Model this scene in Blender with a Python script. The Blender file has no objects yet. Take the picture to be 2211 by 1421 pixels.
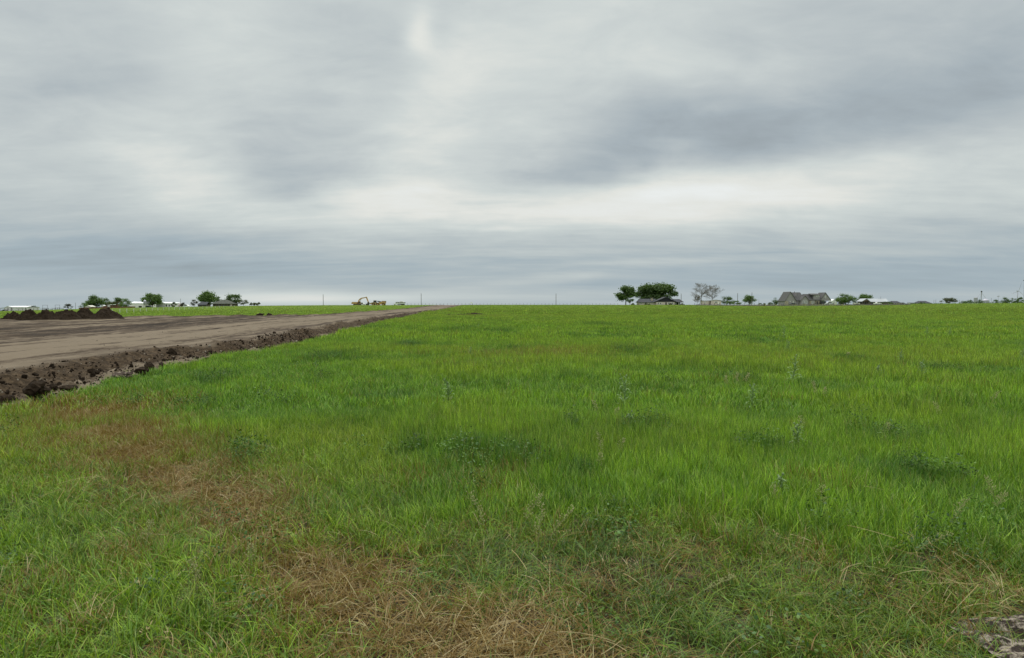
import bpy, math, random
import numpy as np
from mathutils import Vector, Matrix, Euler

scene = bpy.context.scene
COL = scene.collection
PI = math.pi

# ------------------------------------------------------------------ camera
F = 1316.0                 # focal length in pixels of the 2211 wide photograph
CX, CY, YE = 1105.5, 710.5, 655.0
CAMZ = 1.7
PITCH = math.atan((CY - YE) / F)
cam_d = bpy.data.cameras.new('camera')
cam_d.sensor_fit = 'HORIZONTAL'
cam_d.sensor_width = 36.0
cam_d.lens = 36.0 * F / 2211.0
cam_d.clip_start = 0.05
cam_d.clip_end = 20000
cam = bpy.data.objects.new('camera', cam_d)
cam.location = (0, 0, CAMZ)
cam.rotation_euler = (PI / 2 - PITCH, 0, 0)
COL.objects.link(cam)
scene.camera = cam


def ray(px, py):
    u = (px - CX) / F
    v = (CY - py) / F
    c, s = math.cos(PITCH), math.sin(PITCH)
    return u, c + v * s, v * c - s      # world x, y, z


def s2l(c):
    return tuple(((x / 255.0) / 12.92 if x / 255.0 <= 0.04045 else ((x / 255.0 + 0.055) / 1.055) ** 2.4) for x in c)


# ------------------------------------------------------------------ node helper
class NT:
    def __init__(self, tree):
        self.t = tree
        self.l = tree.links

    def n(self, kind, **kw):
        nd = self.t.nodes.new(kind)
        ins = kw.pop('ins', {})
        for k, v in kw.items():
            setattr(nd, k, v)
        for k, v in ins.items():
            self.set(nd.inputs[k], v)
        return nd

    def set(self, sock, v):
        if isinstance(v, bpy.types.NodeSocket):
            self.l.new(v, sock)
        else:
            sock.default_value = v

    def m(self, op, a, b=0.0, c=0.0, clamp=False):
        nd = self.t.nodes.new('ShaderNodeMath')
        nd.operation = op
        nd.use_clamp = clamp
        self.set(nd.inputs[0], a)
        self.set(nd.inputs[1], b)
        self.set(nd.inputs[2], c)
        return nd.outputs[0]

    def mix(self, f, a, b, mode='MIX'):
        nd = self.t.nodes.new('ShaderNodeMix')
        nd.data_type = 'RGBA'
        nd.blend_type = mode
        self.set(nd.inputs[0], f)
        self.set(nd.inputs[6], a if isinstance(a, bpy.types.NodeSocket) else (*a[:3], 1))
        self.set(nd.inputs[7], b if isinstance(b, bpy.types.NodeSocket) else (*b[:3], 1))
        return nd.outputs[2]

    def ramp(self, f, stops, interp='LINEAR'):
        nd = self.t.nodes.new('ShaderNodeValToRGB')
        r = nd.color_ramp
        r.interpolation = interp
        while len(r.elements) < len(stops):
            r.elements.new(0.5)
        for e, (p, c) in zip(r.elements, stops):
            e.position = p
            e.color = (*c[:3], 1) if isinstance(c, (tuple, list)) else (c, c, c, 1)
        self.set(nd.inputs[0], f)
        return nd.outputs[0]

    def noise(self, vec, scale, detail=4.0, rough=0.55, dist=0.0):
        nd = self.t.nodes.new('ShaderNodeTexNoise')
        self.set(nd.inputs['Vector'], vec)
        nd.inputs['Scale'].default_value = scale
        nd.inputs['Detail'].default_value = detail
        nd.inputs['Roughness'].default_value = rough
        nd.inputs['Distortion'].default_value = dist
        return nd.outputs[0]

    def mapping(self, vec, scale=(1, 1, 1), rot=(0, 0, 0), loc=(0, 0, 0)):
        nd = self.t.nodes.new('ShaderNodeMapping')
        self.set(nd.inputs[0], vec)
        nd.inputs['Location'].default_value = loc
        nd.inputs['Rotation'].default_value = rot
        nd.inputs['Scale'].default_value = scale
        return nd.outputs[0]


# ------------------------------------------------------------------ world: overcast sky
SUN_EL, SUN_AZ = math.radians(58), math.radians(-8)      # thin bright patch of cloud ahead, a little left
world = bpy.data.worlds.new('World')
scene.world = world
world.use_nodes = True
W = NT(world.node_tree)
world.node_tree.nodes.clear()
w_out = W.n('ShaderNodeOutputWorld')
sky = W.n('ShaderNodeTexSky', sky_type='NISHITA', sun_disc=False, sun_elevation=SUN_EL, sun_rotation=SUN_AZ,
          air_density=1.0, dust_density=2.0, ozone_density=1.0)
bg_clear = W.n('ShaderNodeBackground', ins={'Color': sky.outputs[0], 'Strength': 0.10})
tc = W.n('ShaderNodeTexCoord')
sep = W.n('ShaderNodeSeparateXYZ', ins={0: tc.outputs['Generated']})
dx, dy, dz = sep.outputs
az = W.m('MULTIPLY', W.m('ARCTAN2', dx, dy), 180 / PI)
el = W.m('MULTIPLY', W.m('ARCSINE', dz), 180 / PI)
zc = W.m('ADD', W.m('MAXIMUM', dz, 0.0), 0.10)
plane = W.n('ShaderNodeCombineXYZ', ins={0: W.m('DIVIDE', dx, zc), 1: W.m('DIVIDE', dy, zc), 2: 0.0}).outputs[0]
# warp of the cloud edges
zs = W.m('ADD', W.m('MAXIMUM', dz, 0.0), 0.34)
soft = W.n('ShaderNodeCombineXYZ', ins={0: W.m('DIVIDE', dx, zs), 1: W.m('DIVIDE', dy, zs), 2: W.m('MULTIPLY', dz, 2.2)}).outputs[0]
n_a = W.noise(soft, 1.6, 4, 0.5)
n_b = W.noise(W.mapping(soft, loc=(7.3, 2.1, 4.0)), 1.6, 4, 0.5)
n_c = W.noise(W.mapping(soft, loc=(1.3, 9.1, 2.0), rot=(0, 0, 0.45), scale=(0.8, 1.5, 1)), 2.3, 4, 0.5, 0.5)
n_d = W.noise(W.mapping(soft, loc=(3.3, 5.1, 8.0), rot=(0, 0, -0.3), scale=(0.9, 1.3, 1)), 5.0, 7, 0.6, 0.4)
n_e = W.noise(W.mapping(plane, loc=(3.3, 1.1, 8.0), scale=(0.6, 1.2, 1)), 0.9, 4, 0.5)
azw = W.m('ADD', az, W.m('MULTIPLY', W.m('SUBTRACT', n_a, 0.5), 9.0))
elw = W.m('ADD', el, W.m('MULTIPLY', W.m('SUBTRACT', n_b, 0.5), W.m('MINIMUM', W.m('MULTIPLY', el, 0.55), 8.0)))
base = W.ramp(W.m('DIVIDE', elw, 60.0), [(0.0, .715), (0.045, .70), (0.085, .725), (0.14, .775), (0.20, .79),
                                          (0.27, .77), (0.36, .765), (0.47, .79), (0.7, .83), (1.0, .86)], 'EASE')
# (px, py, sx, sy, tilt, amplitude): broad cloud masses, converted to directions
MASSES = [(1290, 432, 400, 46, 3, .12), (1600, 440, 280, 38, 3, .055), (800, 450, 240, 42, 16, .06), (375, 375, 120, 62, -12, .095),
          (930, 265, 165, 50, 58, .055), (932, 78, 24, 36, 0, .11), (1040, 150, 110, 70, 30, .035), (1260, 110, 170, 85, 0, .05), (500, 85, 120, 90, 0, .05),
          (1330, 325, 250, 38, 14, -.04), (1650, 255, 330, 56, 15, -.058), (1230, 350, 220, 30, 8, -.06), (1950, 210, 320, 70, 14, -.05), (650, 385, 130, 60, -20, -.055), (640, 290, 120, 80, 0, .005),
          (220, 250, 100, 130, 10, -.045), (330, 560, 380, 48, 0, -.05), (560, 505, 200, 25, 8, -.04), (2000, 300, 300, 150, 10, -.03),
          (1950, 592, 360, 28, 0, -.03), (610, 644, 170, 15, 0, .13), (1000, 640, 300, 10, 0, .04), (1080, 497, 50, 5, 2, .05),
          (1180, 603, 130, 7, 4, .055), (1400, 567, 110, 5, 2, .04), (1750, 455, 220, 30, 4, .05), (2150, 120, 180, 120, 0, -.02),
          (1000, 560, 260, 30, 4, .01), (20, 350, 90, 160, 0, -.01), (150, 480, 170, 40, 5, .02)]
L = W.m('ADD', base, .012)
for (px, py, sx, sy, tilt, amp) in MASSES:
    x, y, z = ray(px, py)
    a0, e0 = math.degrees(math.atan2(x, y)), math.degrees(math.atan2(z, math.hypot(x, y)))
    k = math.degrees(1 / F) * math.cos(math.radians(a0)) ** 1.5
    ka, ke = k * sx * 1.2, k * sy * 1.2
    ct, st = math.cos(math.radians(tilt)), math.sin(math.radians(tilt))
    da, de = W.m('SUBTRACT', azw, a0), W.m('SUBTRACT', elw, e0)
    p = W.m('DIVIDE', W.m('ADD', W.m('MULTIPLY', da, ct), W.m('MULTIPLY', de, st)), ka)
    q = W.m('DIVIDE', W.m('SUBTRACT', W.m('MULTIPLY', de, ct), W.m('MULTIPLY', da, st)), ke)
    r2 = W.m('ADD', W.m('MULTIPLY', p, p), W.m('MULTIPLY', q, q))
    g = W.m('EXPONENT', W.m('MULTIPLY', r2, -0.8))
    L = W.m('ADD', L, W.m('MULTIPLY', g, amp))
fade = W.m('MULTIPLY', el, 0.08, clamp=True)
low = W.m('SUBTRACT', 1.0, W.m('MULTIPLY', el, 0.09, clamp=True))
L = W.m('ADD', L, W.m('MULTIPLY', W.m('MULTIPLY', W.m('SUBTRACT', n_c, 0.5), 0.165), W.m('ADD', W.m('MULTIPLY', fade, .8), .2)))
L = W.m('ADD', L, W.m('MULTIPLY', W.m('MULTIPLY', W.m('SUBTRACT', n_d, 0.5), 0.13), fade))
L = W.m('ADD', L, W.m('MULTIPLY', W.m('MULTIPLY', W.m('SUBTRACT', n_e, 0.5), 0.11), W.m('ADD', W.m('MULTIPLY', low, .8), .2)))
n_f = W.noise(W.mapping(plane, loc=(2.3, 4.1, 1.0), rot=(0, 0, .25), scale=(0.55, 1.5, 1)), 2.2, 6, 0.6, .3)
band = W.m('MULTIPLY', W.m('SUBTRACT', W.m('MULTIPLY', el, .25, clamp=True), W.m('MULTIPLY', W.m('SUBTRACT', el, 8.0), .055, clamp=True)), .13)
L = W.m('ADD', L, W.m('MULTIPLY', W.m('SUBTRACT', n_f, 0.5), band))
cloud = W.ramp(L, [(0.55, s2l((134, 143, 155))), (0.64, s2l((152, 165, 172))), (0.69, s2l((163, 178, 186))), (0.755, s2l((184, 194, 196))),
                   (0.83, s2l((205, 213, 211))), (0.89, s2l((226, 227, 222))), (1.0, s2l((240, 243, 244)))])
neutral = W.ramp(L, [(0.55, s2l((138, 147, 151))), (0.66, s2l((163, 170, 175))), (0.755, s2l((187, 194, 197))), (0.83, s2l((207, 213, 212))), (0.89, s2l((225, 229, 223))), (1.0, s2l((238, 246, 247)))])
cloud = W.mix(W.m('MULTIPLY', W.m('MULTIPLY', W.m('SUBTRACT', el, 4.0), .12, clamp=True), .5), cloud, neutral)
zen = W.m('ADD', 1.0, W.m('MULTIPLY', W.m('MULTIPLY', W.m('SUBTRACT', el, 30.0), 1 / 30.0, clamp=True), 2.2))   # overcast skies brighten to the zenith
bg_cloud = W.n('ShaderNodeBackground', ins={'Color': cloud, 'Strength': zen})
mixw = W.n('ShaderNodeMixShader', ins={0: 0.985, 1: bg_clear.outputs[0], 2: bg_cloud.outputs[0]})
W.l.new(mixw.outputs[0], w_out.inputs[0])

sun_d = bpy.data.lights.new('sun', 'SUN')
sun_d.energy = 1.7
sun_d.angle = math.radians(35)
sun_d.color = (1.0, 0.965, 0.91)
sun = bpy.data.objects.new('sun', sun_d)
sv = Vector((math.sin(SUN_AZ) * math.cos(SUN_EL), math.cos(SUN_AZ) * math.cos(SUN_EL), math.sin(SUN_EL)))
sun.rotation_euler = sv.to_track_quat('Z', 'Y').to_euler()
sun.location = (0, 0, 60)
COL.objects.link(sun)

scene.view_settings.view_transform = 'Standard'
scene.view_settings.look = 'None'
scene.view_settings.exposure = 0.0
scene.view_settings.gamma = 1.0
scene.view_settings.use_curve_mapping = False
scene.cycles.max_bounces = 8
scene.cycles.diffuse_bounces = 4
scene.cycles.transmission_bounces = 4
scene.cycles.transparent_max_bounces = 4
scene.cycles.caustics_reflective = False
scene.cycles.caustics_refractive = False

# ------------------------------------------------------------------ numpy noise
_rng = np.random.default_rng(7)
_tab = _rng.random((256, 256))


def vnoise(x, y, seed=0):
    x = np.asarray(x, float) + seed * 17.37
    y = np.asarray(y, float) + seed * 9.71
    xi, yi = np.floor(x).astype(int), np.floor(y).astype(int)
    fx, fy = x - xi, y - yi
    fx, fy = fx * fx * (3 - 2 * fx), fy * fy * (3 - 2 * fy)
    a, b = _tab[xi & 255, yi & 255], _tab[(xi + 1) & 255, yi & 255]
    c, d = _tab[xi & 255, (yi + 1) & 255], _tab[(xi + 1) & 255, (yi + 1) & 255]
    return (a * (1 - fx) + b * fx) * (1 - fy) + (c * (1 - fx) + d * fx) * fy


def fbm(x, y, freq=1.0, octv=4, seed=0, gain=0.5):
    s, amp, tot = 0.0, 1.0, 0.0
    for o in range(octv):
        s = s + amp * vnoise(np.asarray(x) * freq, np.asarray(y) * freq, seed + o * 3)
        tot += amp
        amp *= gain
        freq *= 2.03
    return s / tot


def sstep(a, b, x):
    t = np.clip((np.asarray(x, float) - a) / (b - a), 0, 1)
    return t * t * (3 - 2 * t)


# ------------------------------------------------------------------ terrain
R0 = 330.0
H_PX = np.array([-900, 0, 150, 280, 420, 560, 700, 850, 1000, 1330, 1500, 1700, 1900, 2050, 2211, 3200], float)
H_PY = np.array([674, 672, 668, 665, 662.6, 660.6, 659.6, 659.4, 659, 659, 659, 658.4, 657.7, 656.3, 655.2, 653], float)


def T(x, y):
    x, y = np.asarray(x, float), np.asarray(y, float)
    yy = np.maximum(y, 1.0)
    h = np.interp(CX + F * x / yy, H_PX, H_PY)
    zf = CAMZ + (YE - h) / F * R0
    near = sstep(50, R0, y) * zf
    far = CAMZ + (YE - h) / F * yy - np.maximum(y - R0 - 25, 0) * 0.006
    return np.where(y < R0, near, far)


def gp(px, py, lift=0.0):
    """the point of the terrain seen at a pixel"""
    rx, ry, rz = ray(px, py)
    lo = 1.0
    for Y in np.arange(2.0, 420.0, 0.25):
        t = Y / ry
        if CAMZ + rz * t < float(T(rx * t, Y)) + lift:
            break
        lo = Y
    a, b = lo, lo + 0.3
    for _ in range(25):
        m = (a + b) / 2
        t = m / ry
        if CAMZ + rz * t < float(T(rx * t, m)) + lift:
            b = m
        else:
            a = m
    t = a / ry
    return rx * t, a


def at(px, Y):
    """ground point under pixel column px at distance Y"""
    rx, ry, rz = ray(px, 657)
    x = rx / ry * Y
    return Vector((x, Y, float(T(x, Y))))


# road edges on the ground
EDGE_R = sorted([gp(*p, .26)[::-1] for p in [(0, 866), (110, 843), (240, 810), (350, 782), (480, 757), (640, 737), (800, 697), (900, 677), (960, 666.5), (985, 661.5)]])
EDGE_R = [(-5.0, EDGE_R[0][1] + 1.2)] + EDGE_R
RY = np.array([p[0] for p in EDGE_R]); RX = np.array([p[1] for p in EDGE_R])
RX[-1] = min(RX[-1], RX[-2] - 1.0)
RY = np.append(RY, 700.0); RX = np.append(RX, RX[-1] - 28.0)
_l = [gp(*p)[::-1] for p in [(0, 691.5), (150, 690), (280, 688.5), (560, 684.5), (730, 682.5), (800, 676), (870, 669), (915, 662)]]
LY = np.array([20.0, 46.0, 52.0] + [p[0] for p in _l] + [700.0])
LX = np.array([-190.0, -190.0, -95.0] + [p[1] for p in _l] + [_l[-1][1] - 28.0])


def edge_r(y):
    y = np.asarray(y, float)
    return np.interp(y, RY, RX) + (fbm(y * 0 + 3.3, y, 0.55, 4, 5) - 0.5) * 1.3 * sstep(400, 60, y)


def edge_l(y):
    return np.interp(y, LY, LX) + (fbm(np.asarray(y, float) * 0 + 8.1, y, 0.4, 4, 9) - 0.5) * 1.5


def in_dirt(x, y, pad=0.0):
    return (x < edge_r(y) + pad) & (x > edge_l(y) - pad) & (y > -5)


# ------------------------------------------------------------------ mesh helpers
def link_mesh(name, verts, faces, mat, parent=None, smooth=False):
    me = bpy.data.meshes.new(name)
    me.from_pydata(verts, [], faces)
    me.update()
    if smooth:
        me.polygons.foreach_set('use_smooth', [True] * len(me.polygons))
    if mat is not None:
        for m_ in (mat if isinstance(mat, (list, tuple)) else [mat]):
            me.materials.append(m_)
    o = bpy.data.objects.new(name, me)
    COL.objects.link(o)
    if parent is not None:
        o.parent = parent
    return o


def np_mesh(name, co, quads, mat, smooth=True, link=True):
    me = bpy.data.meshes.new(name)
    co = np.asarray(co, np.float32)
    quads = np.asarray(quads, np.int32)
    k = quads.shape[1]
    me.vertices.add(len(co)); me.vertices.foreach_set('co', co.ravel())
    me.loops.add(quads.size); me.loops.foreach_set('vertex_index', quads.ravel())
    me.polygons.add(len(quads))
    me.polygons.foreach_set('loop_start', np.arange(0, quads.size, k, dtype=np.int32))
    me.polygons.foreach_set('loop_total', np.full(len(quads), k, np.int32))
    me.polygons.foreach_set('use_smooth', np.full(len(quads), smooth))
    me.update(calc_edges=True)
    me.materials.append(mat)
    o = bpy.data.objects.new(name, me)
    if link:
        COL.objects.link(o)
    return o


def vattr(me, name, vals, typ='FLOAT'):
    a = me.attributes.new(name, typ, 'POINT')
    a.data.foreach_set('value' if typ in ('FLOAT', 'INT') else ('vector' if typ == 'FLOAT_VECTOR' else 'color'), np.asarray(vals).ravel())


class MB:
    """collects shapes into one mesh; s scales everything"""
    def __init__(self, s=1.0):
        self.v, self.f, self.s = [], [], s

    def add(self, vs, fs):
        k = len(self.v)
        self.v += [(x * self.s, y * self.s, z * self.s) for x, y, z in vs]
        self.f += [tuple(i + k for i in f) for f in fs]
        return self

    def box(self, x0, x1, y0, y1, z0, z1):
        return self.add([(x0, y0, z0), (x1, y0, z0), (x1, y1, z0), (x0, y1, z0), (x0, y0, z1), (x1, y0, z1), (x1, y1, z1), (x0, y1, z1)],
                        [(0, 3, 2, 1), (4, 5, 6, 7), (0, 1, 5, 4), (1, 2, 6, 5), (2, 3, 7, 6), (3, 0, 4, 7)])

    def prism_y(self, poly, y0, y1):
        """polygon of (x, z) pushed along y"""
        n = len(poly)
        vs = [(x, y0, z) for x, z in poly] + [(x, y1, z) for x, z in poly]
        fs = [tuple(range(n)), tuple(range(2 * n - 1, n - 1, -1))] + [(i, i + n, (i + 1) % n + n, (i + 1) % n) for i in range(n)]
        return self.add(vs, fs)

    def prism_x(self, poly, x0, x1):
        """polygon of (y, z) pushed along x"""
        n = len(poly)
        vs = [(x0, y, z) for y, z in poly] + [(x1, y, z) for y, z in poly]
        fs = [tuple(range(n)), tuple(range(2 * n - 1, n - 1, -1))] + [(i, i + n, (i + 1) % n + n, (i + 1) % n) for i in range(n)]
        return self.add(vs, fs)

    def slab(self, quad, th):
        """a roof plane: four corners given, thickened downward"""
        vs = list(quad) + [(x, y, z - th) for x, y, z in quad]
        n = len(quad)
        fs = [tuple(range(n)), tuple(range(2 * n - 1, n - 1, -1))] + [(i, i + n, (i + 1) % n + n, (i + 1) % n) for i in range(n)]
        return self.add(vs, fs)

    def tube(self, p0, p1, r0, r1=None, n=8, cap=True):
        r1 = r0 if r1 is None else r1
        a, b = Vector(p0), Vector(p1)
        d = (b - a)
        if d.length < 1e-9:
            return self
        d.normalize()
        u = d.orthogonal().normalized()
        w = d.cross(u)
        vs = []
        for p, r in ((a, r0), (b, r1)):
            for i in range(n):
                t = 2 * PI * i / n
                q = p + (u * math.cos(t) + w * math.sin(t)) * r
                vs.append(tuple(q))
        fs = [(i, (i + 1) % n, (i + 1) % n + n, i + n) for i in range(n)]
        if cap:
            fs += [tuple(range(n - 1, -1, -1)), tuple(range(n, 2 * n))]
        return self.add(vs, fs)

    def lathe(self, prof, c=(0, 0), n=20):
        vs, fs = [], []
        for r, z in prof:
            for i in range(n):
                t = 2 * PI * i / n
                vs.append((c[0] + r * math.cos(t), c[1] + r * math.sin(t), z))
        for j in range(len(prof) - 1):
            for i in range(n):
                a = j * n + i; b = j * n + (i + 1) % n
                fs.append((a, b, b + n, a + n))
        return self.add(vs, fs)

    def wheel(self, x, y, z, r, w, n=14):
        return self.tube((x, y - w / 2, z), (x, y + w / 2, z), r, r, n)

    def build(self, name, mat, parent=None, smooth=False):
        return link_mesh(name, self.v, self.f, mat, parent, smooth)


def tag(o, label=None, cat=None, group=None, kind=None):
    if label: o['label'] = label
    if cat: o['category'] = cat
    if group: o['group'] = group
    if kind: o['kind'] = kind
    return o


def thing(name, label, cat, loc, rz=0.0, group=None):
    o = bpy.data.objects.new(name, None)
    o.empty_display_size = 0.3
    o.location = loc
    o.rotation_euler = (0, 0, rz)
    COL.objects.link(o)
    return tag(o, label, cat, group)


# ------------------------------------------------------------------ materials
def mat_plain(name, col, rough=0.7, var=0.25, scale=1.5, bump=0.0, metal=0.0, spec=0.3, stretch=(1, 1, 1), stripe=None):
    m = bpy.data.materials.new(name)
    m.use_nodes = True
    n = NT(m.node_tree)
    b = m.node_tree.nodes['Principled BSDF']
    tcn = n.n('ShaderNodeTexCoord')
    v = n.mapping(tcn.outputs['Object'], scale=stretch)
    f = n.noise(v, scale, 5, 0.6)
    lo = tuple(c * (1 - var) for c in col)
    hi = tuple(min(1, c * (1 + var)) for c in col)
    c = n.ramp(f, [(0.3, lo), (0.7, hi)])
    if stripe:
        wv = n.n('ShaderNodeTexWave', wave_type='BANDS', bands_direction=stripe[0], ins={'Vector': tcn.outputs['Object'], 'Scale': stripe[1], 'Distortion': 0.0})
        c = n.mix(n.m('MULTIPLY', wv.outputs[1], stripe[2]), c, tuple(x * 0.45 for x in col))
    n.set(b.inputs['Base Color'], c)
    b.inputs['Roughness'].default_value = rough
    b.inputs['Metallic'].default_value = metal
    b.inputs['Specular IOR Level'].default_value = spec
    if bump:
        bp = n.n('ShaderNodeBump', ins={'Height': n.noise(v, scale * 6, 5, 0.65), 'Strength': bump, 'Distance': 0.05})
        n.set(b.inputs['Normal'], bp.outputs[0])
    return m


M = {}
M['white_siding'] = mat_plain('white_metal_siding', (.86, .81, .83), .5, .05, .4, stripe=('X', 1.6, .12))
M['grey_siding'] = mat_plain('light_grey_siding', (.64, .60, .62), .5, .06, .4, stripe=('X', 1.6, .15))
M['white_roof'] = mat_plain('white_metal_roof', (.80, .81, .82), .4, .05, .3, stripe=('X', 1.2, .1))
M['zinc'] = mat_plain('galvanised_steel', (.38, .37, .42), .6, .15, .5, metal=.3)
M['zinc_roof'] = mat_plain('grey_metal_roof', (.36, .38, .40), .4, .1, .3, metal=.2, stripe=('X', 1.0, .25))
M['grey_wall'] = mat_plain('grey_house_siding', (.30, .275, .285), .8, .1, .5, stripe=('Z', 2.2, .15))
M['stone_wall'] = mat_plain('beige_stone_wall', (.36, .31, .24), .9, .3, 1.2, bump=.4)
M['grey_roof'] = mat_plain('grey_shingle_roof', (.085, .083, .082), .9, .25, 1.5, bump=.5)
M['dark_roof'] = mat_plain('charcoal_shingle_roof', (.05, .052, .06), .9, .25, 1.5, bump=.5)
M['navy'] = mat_plain('dark_slate_boards', (.028, .027, .04), .8, .2, 1.0, stripe=('X', 2.5, .4))
M['brown_wall'] = mat_plain('dark_brown_wall', (.085, .07, .055), .9, .35, 1.0, bump=.3)
M['brown_roof'] = mat_plain('green_grey_shingle_roof', (.075, .08, .065), .9, .3, 1.0, bump=.5)
M['trailer'] = mat_plain('pinkish_beige_siding', (.64, .53, .49), .7, .1, .6, stripe=('X', 2.4, .3))
M['red_wall'] = mat_plain('weathered_red_boards', (.16, .075, .05), .9, .35, 1.0, stripe=('X', 2.0, .4))
M['rust'] = mat_plain('rusty_sheet', (.12, .085, .06), .8, .4, .8)
M['white'] = mat_plain('white_paint', (.75, .75, .73), .5, .06, .8)
M['trim'] = mat_plain('off_white_trim', (.84, .82, .80), .6, .05, .8)
M['glass'] = mat_plain('dark_window_glass', (.03, .035, .04), .08, .2, .5, spec=.6)
M['black'] = mat_plain('black_rubber', (.018, .018, .018), .85, .3, 2)
M['dark_steel'] = mat_plain('dark_steel', (.05, .048, .045), .6, .3, 2)
M['wood'] = mat_plain('weathered_wood', (.13, .105, .085), .9, .3, 1.5, stretch=(6, 6, .6))
M['post_wood'] = mat_plain('grey_pole_wood', (.15, .135, .12), .9, .25, 1.5, stretch=(6, 6, .3))
M['yellow'] = mat_plain('dusty_machine_yellow', (.46, .275, .105), .6, .25, 1.2)
M['tan_paint'] = mat_plain('dusty_tan_paint', (.42, .29, .13), .7, .3, 1.2)
M['silver'] = mat_plain('silver_car_paint', (.45, .46, .47), .3, .05, .5, spec=.5)
M['car_black'] = mat_plain('black_car_paint', (.018, .019, .022), .25, .05, .5, spec=.5)
M['turbine'] = mat_plain('pale_turbine_paint', (.33, .33, .37), .5, .03, .1)
M['vinyl'] = mat_plain('white_fence_post', (.52, .53, .48), .6, .06, 2)
M['bark'] = mat_plain('brown_bark', (.085, .066, .05), .95, .35, 2.5, bump=.6, stretch=(3, 3, .7))
M['pale_bark'] = mat_plain('grey_bark', (.16, .14, .125), .95, .3, 2.5, stretch=(3, 3, .7))
M['stone'] = mat_plain('pale_limestone', (.30, .26, .205), .95, .3, 1.2, bump=.5)
M['canvas'] = mat_plain('cream_canvas', (.55, .53, .47), .8, .1, 1)


def mat_soil(name, dark, pale, amount, scale=5.0, bump=.8):
    m = bpy.data.materials.new(name)
    m.use_nodes = True
    n = NT(m.node_tree)
    b = m.node_tree.nodes['Principled BSDF']
    tcn = n.n('ShaderNodeTexCoord')
    v = tcn.outputs['Object']
    f1 = n.noise(v, scale, 8, 0.68)
    f2 = n.noise(n.mapping(v, loc=(5, 3, 2)), scale * 3.1, 6, 0.65)
    c = n.ramp(f1, [(0.3, tuple(x * .55 for x in dark)), (0.55, dark), (0.75, tuple(x * 1.5 for x in dark))])
    c = n.mix(n.ramp(f2, [(0.66 - amount * .3, 0.0), (0.72 - amount * .2, 1.0)]), c, pale)
    n.set(b.inputs['Base Color'], c)
    b.inputs['Roughness'].default_value = .97
    b.inputs['Specular IOR Level'].default_value = .1
    bp = n.n('ShaderNodeBump', ins={'Height': f1, 'Strength': bump, 'Distance': 0.08})
    n.set(b.inputs['Normal'], bp.outputs[0])
    return m


M['clay'] = mat_soil('dark_topsoil', (.027, .0182, .0112), (.10, .076, .056), 0.0, 4.0)
M['caliche'] = mat_soil('pale_caliche', (.055, .041, .032), (.27, .225, .17), 0.42, 3.0)


def mat_leaf(name, cols, trans=0.3):
    m = bpy.data.materials.new(name)
    m.use_nodes = True
    n = NT(m.node_tree)
    n.t.nodes.clear()
    o = n.n('ShaderNodeOutputMaterial')
    tcn = n.n('ShaderNodeTexCoord')
    g = n.n('ShaderNodeNewGeometry')
    f = n.m('ADD', n.m('MULTIPLY', g.outputs['Random Per Island'], .6), n.m('MULTIPLY', n.noise(tcn.outputs['Object'], .45, 3, .5), .4))
    c = n.ramp(f, [(0.15, cols[0]), (0.5, cols[1]), (0.85, cols[2])])
    d = n.n('ShaderNodeBsdfDiffuse', ins={'Color': c})
    t = n.n('ShaderNodeBsdfTranslucent', ins={'Color': n.mix(1.0, c, (1.1, 1.25, .6), 'MULTIPLY')})
    mx = n.n('ShaderNodeMixShader', ins={0: trans, 1: d.outputs[0], 2: t.outputs[0]})
    gl = n.n('ShaderNodeBsdfGlossy', ins={'Color': (.5, .52, .5, 1), 'Roughness': .5})
    mx2 = n.n('ShaderNodeMixShader', ins={0: .05, 1: mx.outputs[0], 2: gl.outputs[0]})
    n.l.new(mx2.outputs[0], o.inputs[0])
    return m


M['leaf'] = mat_leaf('oak_leaves', ((.04, .075, .020), (.07, .12, .028), (.115, .175, .045)))
M['leaf_mid'] = mat_leaf('elm_leaves', ((.06, .105, .024), (.095, .16, .034), (.145, .22, .055)))
M['leaf_olive'] = mat_leaf('olive_leaves', ((.05, .065, .03), (.085, .095, .045), (.13, .135, .06)))
M['leaf_dusky'] = mat_leaf('dusky_leaves', ((.035, .038, .025), (.06, .06, .04), (.09, .08, .05)))
M['bud'] = mat_leaf('young_leaf_buds', ((.10, .095, .075), (.15, .14, .10), (.2, .19, .13)))
M['thistle'] = mat_leaf('thistle_leaves', ((.13, .22, .07), (.20, .29, .115), (.28, .37, .18)), .4)
M['thistle_head'] = mat_plain('thistle_heads', (.19, .26, .12), .8, .3, 20)
M['seed'] = mat_leaf('pale_seed_pods', ((.30, .29, .12), (.43, .41, .19), (.54, .52, .29)), .25)
M['stalk'] = mat_plain('pale_green_stalk', (.22, .23, .09), .8, .3, 8)


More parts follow.
